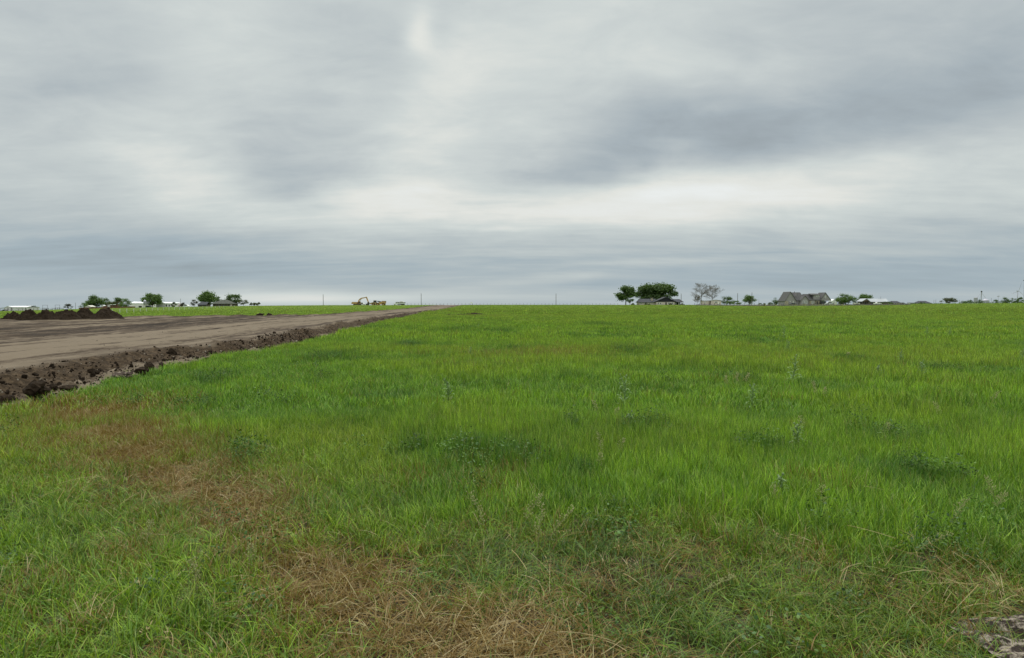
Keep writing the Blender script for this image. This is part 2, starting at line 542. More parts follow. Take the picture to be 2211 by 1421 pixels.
def mat_grass():
    m = bpy.data.materials.new('grass_blades')
    m.use_nodes = True
    n = NT(m.node_tree)
    n.t.nodes.clear()
    o = n.n('ShaderNodeOutputMaterial')
    tint = n.n('ShaderNodeAttribute', attribute_type='INSTANCER', attribute_name='tint')
    dryn = n.n('ShaderNodeAttribute', attribute_type='INSTANCER', attribute_name='dryness')
    rnd = n.n('ShaderNodeAttribute', attribute_type='GEOMETRY', attribute_name='rnd')
    along = n.n('ShaderNodeAttribute', attribute_type='GEOMETRY', attribute_name='along')
    sp = n.n('ShaderNodeSeparateColor', ins={0: rnd.outputs['Color']})
    r, g2, b2 = sp.outputs[0], sp.outputs[1], sp.outputs[2]
    green = n.mix(1.0, tint.outputs['Color'], n.ramp(g2, [(0.0, (.36, .44, .5)), (0.5, (1, 1, 1)), (1.0, (1.9, 1.55, 1.2))]), 'MULTIPLY')
    # leaf sheaths are paler and yellower at the foot of the plant, some tips are dried
    green = n.mix(n.ramp(along.outputs['Fac'], [(0.0, .45), (0.3, 0.0)]), green, (.20, .21, .07))
    tip = n.m('MULTIPLY', n.ramp(along.outputs['Fac'], [(0.65, 0.0), (1.0, 1.0)]), n.ramp(b2, [(0.72, 0.0), (0.9, .75)]))
    green = n.mix(tip, green, (.36, .29, .12))
    dry = n.ramp(b2, [(0.0, (.142, .078, .015)), (0.35, (.20, .123, .031)), (0.75, (.265, .192, .071)), (1.0, (.37, .305, .155))])
    isdry = n.m('MULTIPLY', n.m('SUBTRACT', n.m('ADD', dryn.outputs['Fac'], 0.04), r), 8.0, clamp=True)
    c = n.mix(isdry, green, dry)
    d = n.n('ShaderNodeBsdfDiffuse', ins={'Color': c})
    t = n.n('ShaderNodeBsdfTranslucent', ins={'Color': n.mix(1.0, c, (1.1, 1.22, .55), 'MULTIPLY')})
    mx = n.n('ShaderNodeMixShader', ins={0: .23, 1: d.outputs[0], 2: t.outputs[0]})
    gl = n.n('ShaderNodeBsdfGlossy', ins={'Color': (.8, .85, .9, 1), 'Roughness': .42})
    mx2 = n.n('ShaderNodeMixShader', ins={0: .022, 1: mx.outputs[0], 2: gl.outputs[0]})
    n.l.new(mx2.outputs[0], o.inputs[0])
    return m


M['grass'] = mat_grass()

# where the grass is dry, trampled, yellow or dark: all on the ground plane
DRY = [(150, 866, 60, 18, .8), (205, 880, 95, 26, 1.0), (255, 920, 100, 28, 1.0), (310, 960, 100, 30, .95), (375, 1000, 110, 30, .95), (450, 1030, 110, 32, .95), (540, 1050, 90, 34, .9), (330, 1010, 60, 22, .6),
       (490, 1090, 120, 34, .6), (590, 1120, 90, 40, .65), (630, 1180, 90, 40, .65), (520, 1085, 100, 34, .95), (590, 1140, 90, 36, .9), (640, 1195, 90, 38, .9), (690, 1240, 120, 46, .95), (620, 1270, 70, 40, .6), (760, 1290, 140, 50, .9), (800, 1190, 120, 38, .7), (870, 1240, 110, 44, .85),
       (860, 1340, 200, 50, .95), (980, 1310, 120, 46, 1.0), (1000, 1395, 300, 40, 1.0), (1150, 1340, 140, 46, 1.0), (1240, 1390, 110, 40, .95), (270, 1155, 50, 30, .55), (620, 1330, 60, 40, .45),
       (1340, 1230, 80, 34, .5), (1400, 1200, 60, 26, .4), (330, 1395, 60, 24, .7), (30, 1230, 60, 40, .4), (120, 1300, 70, 34, .35), (1760, 1160, 80, 30, .4), (1480, 1165, 80, 26, .3),
       (1040, 1030, 70, 24, .35), (900, 1020, 60, 20, .3), (2150, 1230, 80, 46, .45), (2090, 1290, 80, 30, .4), (1960, 1270, 60, 30, .3), (1540, 1405, 60, 30, .5), (1720, 1010, 60, 16, .2),
       (1190, 757, 70, 8, .3), (1060, 760, 60, 6, .2)]
DARK = [(1050, 965, 70, 18), (1145, 985, 55, 20), (1330, 1130, 45, 28), (1255, 912, 40, 9), (1400, 920, 50, 10), (1650, 955, 60, 15),
        (1350, 757, 35, 5), (980, 712, 26, 4), (1090, 712, 26, 4), (880, 745, 30, 5), (1250, 1010, 30, 15), (2060, 800, 40, 7), (1590, 812, 30, 6),
        (1900, 930, 70, 15), (700, 770, 40, 6), (470, 815, 40, 7), (2000, 1010, 60, 16), (1830, 775, 30, 4), (510, 970, 30, 12), (900, 965, 40, 12), (1800, 700, 26, 3), (1300, 700, 24, 3)]


def blobs(lst, lift=.13):
    out = []
    for b in lst:
        x0, y0 = gp(b[0], b[1], lift)
        xr, _ = gp(b[0] + b[2], b[1], lift)
        _, yt = gp(b[0], max(b[1] - b[3], 664), lift)
        _, yb = gp(b[0], b[1] + b[3], lift)
        out.append((x0, y0, abs(xr - x0) * 1.02, max(abs(yt - yb) / 2 * 1.0, .05), b[4] if len(b) > 4 else 1.0))
    return out


DRYB, DARKB = blobs(DRY), blobs(DARK)


def field(lst, x, y, warp=.13):
    wx = x + (fbm(x, y, 1.6, 3, 31) - .5) * warp * 4
    wy = y + (fbm(x, y, 1.6, 3, 37) - .5) * warp * 4
    s = np.zeros_like(x)
    for (cx, cy, rx, ry, a) in lst:
        s = np.maximum(s, a * np.exp(-((wx - cx) / rx) ** 2 * .7 - ((wy - cy) / ry) ** 2 * .7))
    return s


# ------------------------------------------------------------------ ground sheet
def mat_field():
    m = bpy.data.materials.new('field_ground')
    m.use_nodes = True
    n = NT(m.node_tree)
    b = m.node_tree.nodes['Principled BSDF']
    tcn = n.n('ShaderNodeTexCoord')
    v = tcn.outputs['Object']
    near = n.n('ShaderNodeAttribute', attribute_name='soil')
    n1 = n.noise(v, 9.0, 6, .65)
    soil = n.ramp(n1, [(0.3, (.022, .017, .010)), (0.5, (.050, .038, .022)), (0.7, (.11, .083, .046))])
    n2 = n.noise(n.mapping(v, scale=(1, .35, 1)), .25, 8, .7)
    n3 = n.noise(n.mapping(v, scale=(1, .5, 1)), .02, 5, .6)
    gr = n.ramp(n.m('ADD', n.m('MULTIPLY', n2, .7), n.m('MULTIPLY', n3, .3)), [(0.35, (.075, .145, .024)), (0.5, (.115, .195, .034)), (0.65, (.160, .235, .050))])
    n.set(b.inputs['Base Color'], n.mix(near.outputs['Fac'], gr, soil))
    b.inputs['Roughness'].default_value = .95
    b.inputs['Specular IOR Level'].default_value = .1
    bp = n.n('ShaderNodeBump', ins={'Height': n2, 'Strength': .5, 'Distance': .3})
    n.set(b.inputs['Normal'], bp.outputs[0])
    return m


def polar_ground():
    az_ = np.concatenate([np.linspace(-180, -52, 40, endpoint=False), np.linspace(-52, 52, 300, endpoint=False), np.linspace(52, 180, 40, endpoint=False)])
    az_ = np.radians(az_)
    rr = np.concatenate([np.linspace(0.15, 6, 40, endpoint=False), np.geomspace(6, 520, 230, endpoint=False), np.geomspace(520, 9000, 16)])
    A, Rr = np.meshgrid(az_, rr)
    X, Y = np.sin(A) * Rr, np.cos(A) * Rr
    Z = T(X, Y)
    Z = Z + (fbm(X, Y, .35, 3, 51) - .5) * .10 * sstep(200, 30, Rr) + (fbm(X, Y, 2.5, 3, 53) - .5) * .05 * sstep(40, 8, Rr)
    Z = Z - np.where(in_dirt(X, Y, -.35), .35, 0.0) * sstep(420, 300, Rr)
    nr, na = X.shape
    co = np.stack([X.ravel(), Y.ravel(), Z.ravel()], 1)
    co = np.vstack([co, [[0, 0, float(Z[0].mean())]]])
    i = np.arange(nr - 1)[:, None] * na
    j = np.arange(na)[None, :]
    jn = (j + 1) % na
    q = np.stack([(i + j), (i + na + j), (i + na + jn), (i + jn)], -1).reshape(-1, 4)
    q = q[:, ::-1]
    o = np_mesh('field', co, q, mat_field())
    soil = sstep(90, 25, Rr).ravel()
    vattr(o.data, 'soil', np.append(soil, 1.0).astype(np.float32))
    return tag(o, kind='structure')


polar_ground()


# ------------------------------------------------------------------ graded dirt road and pad
def mat_dirt():
    m = bpy.data.materials.new('graded_dirt')
    m.use_nodes = True
    n = NT(m.node_tree)
    b = m.node_tree.nodes['Principled BSDF']
    tcn = n.n('ShaderNodeTexCoord')
    v = tcn.outputs['Object']
    dark = n.n('ShaderNodeAttribute', attribute_name='dark').outputs['Fac']
    st = n.n('ShaderNodeAttribute', attribute_name='streak').outputs['Fac']
    fine = n.noise(v, 7.0, 8, .7)
    mid = n.noise(n.mapping(v, scale=(1.0, .45, 1), rot=(0, 0, .09)), 1.3, 9, .72)
    stones = n.noise(n.mapping(v, loc=(3, 1, 2)), 11.0, 4, .6)
    rk = n.noise(n.mapping(n.mapping(v, rot=(0, 0, -.075)), scale=(2.6, .11, 1)), 1.0, 6, .68, .25)
    f = n.m('ADD', n.m('ADD', n.m('MULTIPLY', mid, .36), n.m('MULTIPLY', rk, .34)), n.m('ADD', n.m('MULTIPLY', st, .28), n.m('MULTIPLY', fine, .12)))
    f = n.m('ADD', n.m('MULTIPLY', n.m('SUBTRACT', f, .5), 2.5), .43)
    road = n.ramp(f, [(0.28, (.020, .014, .009)), (0.42, (.043, .030, .020)), (0.54, (.076, .056, .038)), (0.72, (.148, .117, .083))])
    bank = n.ramp(fine, [(0.32, (.014, .009, .0045)), (0.5, (.038, .0245, .0128)), (0.68, (.095, .066, .040))])
    c = n.mix(dark, road, bank)
    c = n.mix(n.ramp(stones, [(0.68, 0.0), (0.74, .7)]), c, (.24, .20, .155))
    n.set(b.inputs['Base Color'], c)
    b.inputs['Roughness'].default_value = .95
    b.inputs['Specular IOR Level'].default_value = .12
    bp = n.n('ShaderNodeBump', ins={'Height': n.m('ADD', fine, n.m('ADD', n.m('MULTIPLY', mid, .6), n.m('MULTIPLY', rk, .9))), 'Strength': .75, 'Distance': .06})
    n.set(b.inputs['Normal'], bp.outputs[0])
    return m


def road_profile(t, X, Y):
    """height over the field at t metres left of the right edge"""
    k = sstep(240, 50, Y) * .85 + .15
    lw_ = .75 * sstep(26, 17, Y) * (.4 + 1.1 * fbm(Y, Y * 0 + 4.4, .35, 2, 95))
    lift = (.29 * sstep(.40 + lw_, 1.40 + lw_, t) - .05 * sstep(12, 26, t) * sstep(75, 50, Y) - .14 * sstep(9.5, 13, t)) * k
    bankm = sstep(.1, .6, t) * sstep(2.6, 1.6, t)
    clods = (fbm(X, Y, 3.8, 4, 71, .66) - .45) * .20 * bankm + np.maximum(fbm(X, Y, 1.5, 3, 73) - .55, 0) * .5 * bankm
    ruts = (fbm(t, Y, 1.0, 3, 75) - .5) * 0
    s = fbm(t * 1.25, Y * .035, 1.0, 4, 77, .6) - .5
    ruts = s * .13 * sstep(2.2, 3.5, t)
    fine = (fbm(X, Y, 2.6, 4, 79, .6) - .5) * .07 * sstep(2.5, 4, t) + (fbm(X, Y, .5, 3, 81) - .5) * .16 * sstep(9, 16, t)
    return lift + clods + ruts + fine, s


def dirt_sheet():
    ys = np.concatenate([np.arange(3.0, 12, .07), np.geomspace(12, 430, 560)])
    ts = np.concatenate([np.arange(0, 3.2, .042), 3.2 + np.geomspace(.06, 190, 260) - .06 + .042])
    rows = []
    Yg = np.repeat(ys[:, None], len(ts), 1)
    er, elf = edge_r(ys), edge_l(ys)
    wid = (er - elf)[:, None]
    tg = np.minimum(ts[None, :], wid)
    # squeeze columns so the last one sits on the left edge
    Xg = er[:, None] - tg
    lift, s = road_profile(tg, Xg, Yg)
    edge = np.minimum(tg, wid - tg)
    lip = sstep(0, .35, edge)
    lw = wid - tg
    wind = np.exp(-((lw - .9) / .6) ** 2) * .28 * fbm(Xg, Yg, .6, 3, 83) * sstep(40, 60, Yg)
    Z = T(Xg, Yg) + .012 + lip * (lift + wind * 1.0)
    lw2 = .75 * sstep(26, 17, Yg) * (.4 + 1.1 * fbm(Yg, Yg * 0 + 4.4, .35, 2, 95))
    dark = sstep(.25, .7, tg - lw2 + (fbm(Xg, Yg, .9, 3, 85) - .5) * 1.0) * sstep(2.1, 1.2, tg - lw2 + (fbm(Xg, Yg, .7, 4, 87) - .5) * 1.6)
    dark = dark * (sstep(150, 45, Yg) * .75 + .2) + .35 * sstep(.9, 0, tg) * fbm(Xg, Yg, 1.2, 3, 86)
    dark = np.maximum(dark, sstep(2.2, .4, lw + (fbm(Xg, Yg, .8, 3, 89) - .5) * 1.5) * .9 * sstep(30, 50, Yg))
    dark = np.maximum(dark, .75 * sstep(.60, .72, fbm(Xg * .35, Yg, .33, 4, 91)) * sstep(3.5, 9, tg))
    pale = sstep(.40, .56, fbm(Xg, Yg, 1.6, 4, 93)) * sstep(.5, .1, tg - lw2 - .15) * sstep(40, 18, Yg)
    dark = np.clip(dark - pale * .6, 0, 1)
    tr = np.exp(-((tg - 6.3) / .55) ** 2) * .28 + np.exp(-((tg - 8.3) / .5) ** 2) * .2 + np.exp(-((tg - 4.6) / .7) ** 2) * .14
    pad_ = sstep(11, 17, tg) * sstep(80, 60, Yg)
    streak = pale * .35 + .5 + s * 1.5 + tr - pad_ * .10 + .12 * (1 - sstep(10, 12, tg)) + .16 * sstep(1.2, .3, tg)
    nr, nc = Xg.shape
    co = np.stack([Xg.ravel(), Yg.ravel(), Z.ravel()], 1)
    i = np.arange(nr - 1)[:, None] * nc
    j = np.arange(nc - 1)[None, :]
    q = np.stack([i + j, i + j + 1, i + nc + j + 1, i + nc + j], -1).reshape(-1, 4)
    keep = (tg[:-1, :-1] < wid[:-1] - 1e-6).ravel() & (Xg[:-1, :-1] > -1.35 * Yg[:-1, :-1] - 14).ravel()
    q = q[keep][:, ::-1]
    used, inv = np.unique(q, return_inverse=True)
    o = np_mesh('dirt_road', co[used], inv.reshape(-1, 4), mat_dirt())
    vattr(o.data, 'dark', dark.ravel()[used].astype(np.float32))
    vattr(o.data, 'streak', streak.ravel()[used].astype(np.float32))
    return tag(o, kind='structure')


dirt_sheet()


def dirt_z(x, y):
    t = float(edge_r(y)) - x
    z = float(T(x, y))
    if t <= 0:
        return z
    l, _ = road_profile(np.array([t]), np.array([x]), np.array([float(y)]))
    return z + .012 + float(sstep(0, .35, t)) * float(l[0])

# ------------------------------------------------------------------ grass
def blade_tuft(name, rng, count, radius, h, width, lean, curl, levels, flat=0.0, flare=0.0):
    """a tuft of separate curved blades; per-blade random colour in rnd, height along the blade in along"""
    cos, quads, rnd, along = [], [], [], []
    for _ in range(count):
        r = radius * math.sqrt(rng.random())
        a = rng.random() * 2 * PI
        bx, by = r * math.cos(a), r * math.sin(a)
        hh = h * (0.55 + 0.6 * rng.random())
        da = a + rng.normal(0, .9) if flare else rng.random() * 2 * PI
        ln = lean * abs(rng.normal(.6, .55)) + flat * rng.random()
        ln = min(ln, 1.45)
        cv = curl * rng.random()
        w = width * (.65 + .7 * rng.random())
        fa = rng.random() * 2 * PI
        sx, sy = math.cos(fa), math.sin(fa)
        dxx, dyy = math.cos(da), math.sin(da)
        side = Vector((-dyy, dxx, 0)) * .75 + Vector((sx, sy, 0)) * .5
        side.normalize()
        p = Vector((bx, by, -0.02))
        ang = ln * .55
        k = len(cos)
        c3 = (rng.random(), rng.random(), rng.random())
        for i in range(levels + 1):
            t = i / levels
            ww = w * (0.75 + .45 * t - 1.15 * t ** 2.4) * .5
            ww = max(ww, w * .04)
            cos += [tuple(p - side * ww), tuple(p + side * ww)]
            rnd += [(*c3, 1), (*c3, 1)]
            along += [t, t]
            step = hh / levels
            p = p + Vector((dxx * math.sin(ang), dyy * math.sin(ang), math.cos(ang))) * step
            ang += (ln * .9 + cv) / levels * (1 + t)
            ang = min(ang, 2.2)
        for i in range(levels):
            b = k + 2 * i
            quads.append((b, b + 1, b + 3, b + 2))
    o = np_mesh(name, cos, quads, M['grass'], smooth=True, link=False)
    vattr(o.data, 'rnd', np.array(rnd, np.float32), 'FLOAT_COLOR')
    vattr(o.data, 'along', np.array(along, np.float32))
    return o


def herb_tuft(name, rng, count, radius, h, leaf):
    """low broad-leaved weed: many small oval leaves on short stems"""
    cos, quads, rnd, along = [], [], [], []
    for _ in range(count):
        r = radius * math.sqrt(rng.random()); a = rng.random() * 2 * PI
        c = Vector((r * math.cos(a), r * math.sin(a), h * (.25 + .75 * rng.random()) * (1 - .5 * (r / radius) ** 2)))
        d = Vector((rng.normal(), rng.normal(), rng.normal() * .5 + .3)).normalized()
        s = d.cross(Vector((rng.normal(), rng.normal(), rng.normal() + 1.5))).normalized()
        ll = leaf * (.6 + .8 * rng.random()); ww = ll * .34
        k = len(cos)
        c3 = (1.0, rng.random() * .8, rng.random() * .6)
        prof = [(0, .12), (.35, 1.0), (.7, .8), (1.0, .1)]
        for t, wv in prof:
            p = c + d * ll * t - Vector((0, 0, .25 * ll * t * t))
            cos += [tuple(p - s * ww * wv), tuple(p + s * ww * wv)]
            rnd += [(*c3, 1)] * 2
            along += [.45, .45]
        for i in range(3):
            b = k + 2 * i
            quads.append((b, b + 1, b + 3, b + 2))
    o = np_mesh(name, cos, quads, M['grass'], smooth=True, link=False)
    vattr(o.data, 'rnd', np.array(rnd, np.float32), 'FLOAT_COLOR')
    vattr(o.data, 'along', np.array(along, np.float32))
    return o


def straw_tuft(name, rng, count, length, width, up):
    """long thin dry stems lying over each other, some with seed husks"""
    cos, quads, rnd, along = [], [], [], []
    def strip(pts, w, c3):
        k = len(cos)
        for i, p in enumerate(pts):
            q = pts[min(i + 1, len(pts) - 1)] - pts[max(i - 1, 0)]
            s = q.cross(Vector((0, 0, 1)))
            s = (s.normalized() if s.length > 1e-6 else Vector((1, 0, 0))) * w * .5
            s = s + Vector((0, 0, w * .2))
            cos.extend([tuple(p - s), tuple(p + s)]); rnd.extend([(*c3, 1)] * 2); along.extend([.5, .5])
        for i in range(len(pts) - 1):
            b = k + 2 * i
            quads.append((b, b + 1, b + 3, b + 2))
    for _ in range(count):
        a = rng.random() * 2 * PI if rng.random() < .45 else rng.normal(0.3, .5)
        ll = length * (.45 + .8 * rng.random())
        p = Vector((rng.normal(0, .10), rng.normal(0, .10), .01 + .07 * rng.random()))
        el_ = up * rng.random()
        turn = rng.normal(0, .45)
        c3 = (0.0, rng.random(), .35 + .65 * rng.random())
        pts = []
        for i in range(8):
            pts.append(p.copy())
            p = p + Vector((math.cos(a) * math.cos(el_), math.sin(a) * math.cos(el_), math.sin(el_))) * ll / 7
            a += turn / 7; el_ -= (up * .9 + .1) / 7
            p.z = max(p.z, .012)
        strip(pts, width * (.6 + .7 * rng.random()), c3)
        if rng.random() < .15:
            for q in pts[4:]:
                for _k in range(2):
                    d = Vector((rng.normal(), rng.normal(), abs(rng.normal()))) * .012
                    strip([q + d, q + d * 1.5], .004, (0.0, .5, .9))
    o = np_mesh(name, cos, quads, M['grass'], smooth=True, link=False)
    vattr(o.data, 'rnd', np.array(rnd, np.float32), 'FLOAT_COLOR')
    vattr(o.data, 'along', np.array(along, np.float32))
    return o


def scatter(name, label, cat, protos, pos, rot, scl, idx, tint, dryness):
    """one object of uncountable plants: points that carry the tufts"""
    me = bpy.data.meshes.new(name)
    me.vertices.add(len(pos)); me.vertices.foreach_set('co', np.asarray(pos, np.float32).ravel())
    me.update()
    vattr(me, 'rot', np.asarray(rot, np.float32), 'FLOAT_VECTOR')
    vattr(me, 'scl', np.asarray(scl, np.float32), 'FLOAT_VECTOR')
    vattr(me, 'pick', np.asarray(idx, np.int32), 'INT')
    vattr(me, 'tint', np.concatenate([np.asarray(tint, np.float32), np.ones((len(pos), 1), np.float32)], 1), 'FLOAT_COLOR')
    vattr(me, 'dryness', np.asarray(dryness, np.float32))
    o = bpy.data.objects.new(name, me)
    COL.objects.link(o)
    c = bpy.data.collections.new(name + '_tufts')
    for k, p in enumerate(protos):
        p.name = '%s_tuft_%02d' % (name, k)
        c.objects.link(p)
    ng = bpy.data.node_groups.new(name + '_scatter', 'GeometryNodeTree')
    ng.interface.new_socket('Geometry', in_out='INPUT', socket_type='NodeSocketGeometry')
    ng.interface.new_socket('Geometry', in_out='OUTPUT', socket_type='NodeSocketGeometry')
    N, Lk = ng.nodes, ng.links
    gi, go = N.new('NodeGroupInput'), N.new('NodeGroupOutput')
    ci = N.new('GeometryNodeCollectionInfo')
    ci.inputs['Collection'].default_value = c
    ci.inputs['Separate Children'].default_value = True
    ci.inputs['Reset Children'].default_value = True
    iop = N.new('GeometryNodeInstanceOnPoints')
    iop.inputs['Pick Instance'].default_value = True

    def na(nm, typ):
        a = N.new('GeometryNodeInputNamedAttribute')
        a.data_type = typ
        a.inputs['Name'].default_value = nm
        return next(s for s in a.outputs if s.enabled and s.name == 'Attribute')
    e2r = N.new('FunctionNodeEulerToRotation')
    Lk.new(na('rot', 'FLOAT_VECTOR'), e2r.inputs[0])
    Lk.new(gi.outputs[0], iop.inputs['Points'])
    Lk.new(ci.outputs[0], iop.inputs['Instance'])
    Lk.new(na('pick', 'INT'), iop.inputs['Instance Index'])
    Lk.new(e2r.outputs[0], iop.inputs['Rotation'])
    Lk.new(na('scl', 'FLOAT_VECTOR'), iop.inputs['Scale'])
    Lk.new(iop.outputs[0], go.inputs[0])
    md = o.modifiers.new('scatter', 'NODES')
    md.node_group = ng
    return tag(o, label, cat, kind='stuff')


rng = np.random.default_rng(11)
WEDGE = math.tan(math.radians(46))


def sample(r0, r1, dens):
    """random ground points between two distances, wider than the view"""
    x1 = (r1 + 3) * WEDGE
    n_ = int((r1 - r0) * 2 * x1 * dens)
    x = rng.uniform(-x1, x1, n_); y = rng.uniform(r0, r1, n_)
    k = np.abs(x) < (y + 3) * WEDGE
    x, y = x[k], y[k]
    k = ~in_dirt(x, y, -.12)
    return x[k], y[k]


LAWN_PX = [1490, 1500, 1560, 1650, 1760, 1850, 1960, 1970]
LAWN_Y = [900] + [gp(px, py)[1] for px, py in zip(LAWN_PX[1:-1], [660.2, 661, 661.8, 661.2, 660.2, 659])] + [900]
print('lawn', LAWN_Y)


def plants(x, y):
    """height, flatness, tint, dryness of the meadow at points"""
    n1 = fbm(x, y, .45, 4, 101); n2 = fbm(x, y, .09, 3, 103); n3 = fbm(x, y, 1.7, 3, 105)
    dry = field(DRYB, x, y)
    dk = field(DARKB, x, y, .12)
    fore = sstep(5.0, 3.6, y + (fbm(x, y, .6, 3, 107) - .5) * 2.2 - np.where(x < -.4, sstep(-.4, -2.0, x) * 3.6, 0))
    hgt = 1.0 + (n1 - .5) * .9 + (n3 - .5) * .45
    hgt = hgt * (1 - np.where(x < -.5, .28, .42) * fore) * (1 - .38 * np.clip(dry, 0, 1))
    hgt = hgt * (1 + .15 * dk)
    # short grass beyond the graded pad on the left
    hgt = np.where((x < edge_l(y)) & (y > 45), hgt * .55, hgt) * (1 - .6 * sstep(90, 190, y))
    flat = np.clip(fore * np.where(x < -.5, .45, .75) + dry * .4 + (n3 - .6) * .8, 0, 1)
    g_bright, g_yell, g_deep = np.array([.158, .300, .030]), np.array([.215, .318, .036]), np.array([.078, .180, .026])
    a = (.68 * sstep(.40, .72, n2 * .4 + n1 * .6))[:, None]
    pits = sstep(.62, .70, fbm(x * .55, y * 1.0, 1.1, 3, 109)) * sstep(3, 8, y)
    tint = g_bright * (1 - a) + g_yell * a
    b = np.clip(sstep(.52, .34, n1 * .6 + n3 * .4) * .55 + dk * .9 + fore * np.where(x < -.5, .10, .30) + pits * .42, 0, 1)[:, None]
    tint = tint * (1 - b) + g_deep * b
    tint = tint * (1 - np.where(x < -.5, .06, .24) * fore)[:, None] + np.array([.012, 0, 0]) * fore[:, None]
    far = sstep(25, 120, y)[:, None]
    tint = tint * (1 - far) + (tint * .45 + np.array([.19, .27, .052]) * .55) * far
    fy = np.interp(CX + F * x / np.maximum(y, 1), LAWN_PX, LAWN_Y, left=900, right=900)
    lawn = (y > fy)[:, None]
    tint = np.where(lawn, np.array([.20, .22, .085]), tint)
    hgt = np.where(lawn[:, 0], hgt * .4, hgt)
    # light brown seed heads veil the far meadow
    dryness = np.clip(dry * 1.05 + .02 + sstep(.6, .75, n3) * .12 + fore * np.where(x < -.5, .05, .11) + sstep(.58, .7, n2) * .04 + far[:, 0] * .04, 0, .98)
    return hgt, flat, tint, dryness


def meadow():
    up_a = [blade_tuft('t', rng, 25, .10, .225, .0055, .5, .5, 5) for _ in range(8)]
    fl_a = [blade_tuft('t', rng, 30, .12, .205, .0046, 1.0, 1.0, 6, flat=.9) for _ in range(6)]
    up_b = [blade_tuft('t', rng, 31, .19, .235, .0105, .45, .5, 4) for _ in range(6)]
    fl_b = [blade_tuft('t', rng, 31, .20, .22, .0105, 1.0, 1.0, 4, flat=.9) for _ in range(4)]
    up_c = [blade_tuft('t', rng, 44, .42, .245, .025, .5, .5, 3) for _ in range(6)]
    up_d = [blade_tuft('t', rng, 60, 1.0, .30, .055, .5, .4, 2) for _ in range(5)]
    protos = up_a + fl_a + up_b + fl_b + up_c + up_d
    P, Rr, S, I, TT, D = [], [], [], [], [], []
    off = 0
    for (r0, r1, dens, nu, nf) in [(1.5, 9, 235, 8, 6), (9, 26, 58, 6, 4), (26, 85, 11, 6, 0), (85, 325, 1.35, 5, 0)]:
        x, y = sample(r0, r1, dens)
        h, flat, tint, dry = plants(x, y)
        isf = rng.random(len(x)) < flat if nf else np.zeros(len(x), bool)
        idx = np.where(isf, off + nu + rng.integers(0, max(nf, 1), len(x)), off + rng.integers(0, nu, len(x)))
        off += nu + nf
        z = T(x, y) + (fbm(x, y, .35, 3, 51) - .5) * .10 * sstep(200, 30, np.hypot(x, y))
        h = h * rng.uniform(.8, 1.2, len(x))
        tilt = np.where(isf, rng.normal(0, .35, len(x)), rng.normal(0, .10, len(x)))
        tilt2 = np.where(isf, rng.normal(0, .35, len(x)), rng.normal(.04, .10, len(x)))
        P.append(np.stack([x, y, z], 1)); Rr.append(np.stack([tilt, tilt2, rng.uniform(0, 2 * PI, len(x))], 1))
        S.append(np.stack([rng.uniform(.9, 1.15, len(x))] * 2 + [h], 1)); I.append(idx)
        TT.append(tint * rng.uniform(.66, 1.34, (len(x), 1))); D.append(dry)
    scatter('grass', 'tall green meadow grass with browned trampled patches', 'grass', protos, np.concatenate(P), np.concatenate(Rr), np.concatenate(S), np.concatenate(I), np.concatenate(TT), np.concatenate(D))
    print('grass tufts', sum(len(p) for p in P))


meadow()


def weeds():
    protos = [herb_tuft('t', rng, 130, .16, .26, .017) for _ in range(3)] + [herb_tuft('t', rng, 80, .11, .20, .021) for _ in range(3)]
    x, y = sample(2.2, 24, 26)
    dk = field(DARKB, x, y, .12)
    n_ = fbm(x, y, .8, 3, 141)
    fore = sstep(6, 3.5, y)
    keep = rng.random(len(x)) < np.clip(sstep(.35, .8, dk) * .8 + .035 * fore + .3 * sstep(.70, .76, n_), 0, 1)
    x, y, dk = x[keep], y[keep], dk[keep]
    k = len(x)
    z = T(x, y) + np.where(y > 5, .06, 0)
    tint = np.array([.085, .165, .03]) * rng.uniform(.5, 1.1, (k, 1))
    scatter('weeds', 'low dark green broad-leaved weeds among the grass', 'weeds', protos, np.stack([x, y, z], 1), np.stack([rng.normal(0, .15, k), rng.normal(0, .15, k), rng.uniform(0, 6.28, k)], 1),
            np.stack([rng.uniform(.7, 1.3, k)] * 3, 1), rng.integers(0, 6, k), tint, np.zeros(k))


weeds()

STRAW = blobs([(1180, 1320, 120, 44, 1.0), (1080, 1385, 170, 40, 1.0), (1290, 1270, 80, 40, .8), (1420, 1200, 70, 30, .6), (2130, 1230, 90, 46, .8), (2040, 1300, 90, 40, .5),
               (1240, 1140, 50, 30, .45), (330, 1390, 60, 24, .7), (1840, 1180, 90, 36, .4), (960, 1390, 140, 40, .7)])


def straw():
    protos = [straw_tuft('t', rng, 10, .27, .0021, .20) for _ in range(6)]
    x, y = sample(2.2, 7.0, 120)
    s = field(STRAW, x, y, .15)
    keep = rng.random(len(x)) < s ** 1.5 * .36 + .006 * sstep(6, 4, y)
    x, y = x[keep], y[keep]
    k = len(x)
    z = T(x, y) + rng.uniform(.0, .09, k)
    scatter('straw', 'pale dry stems matted over the grass', 'straw', protos, np.stack([x, y, z], 1), np.stack([rng.normal(0, .15, k), rng.normal(0, .15, k), rng.uniform(0, 6.28, k)], 1),
            np.stack([rng.uniform(.7, 1.25, k)] * 3, 1), rng.integers(0, 6, k), np.tile([.3, .25, .1], (k, 1)), np.ones(k))


straw()


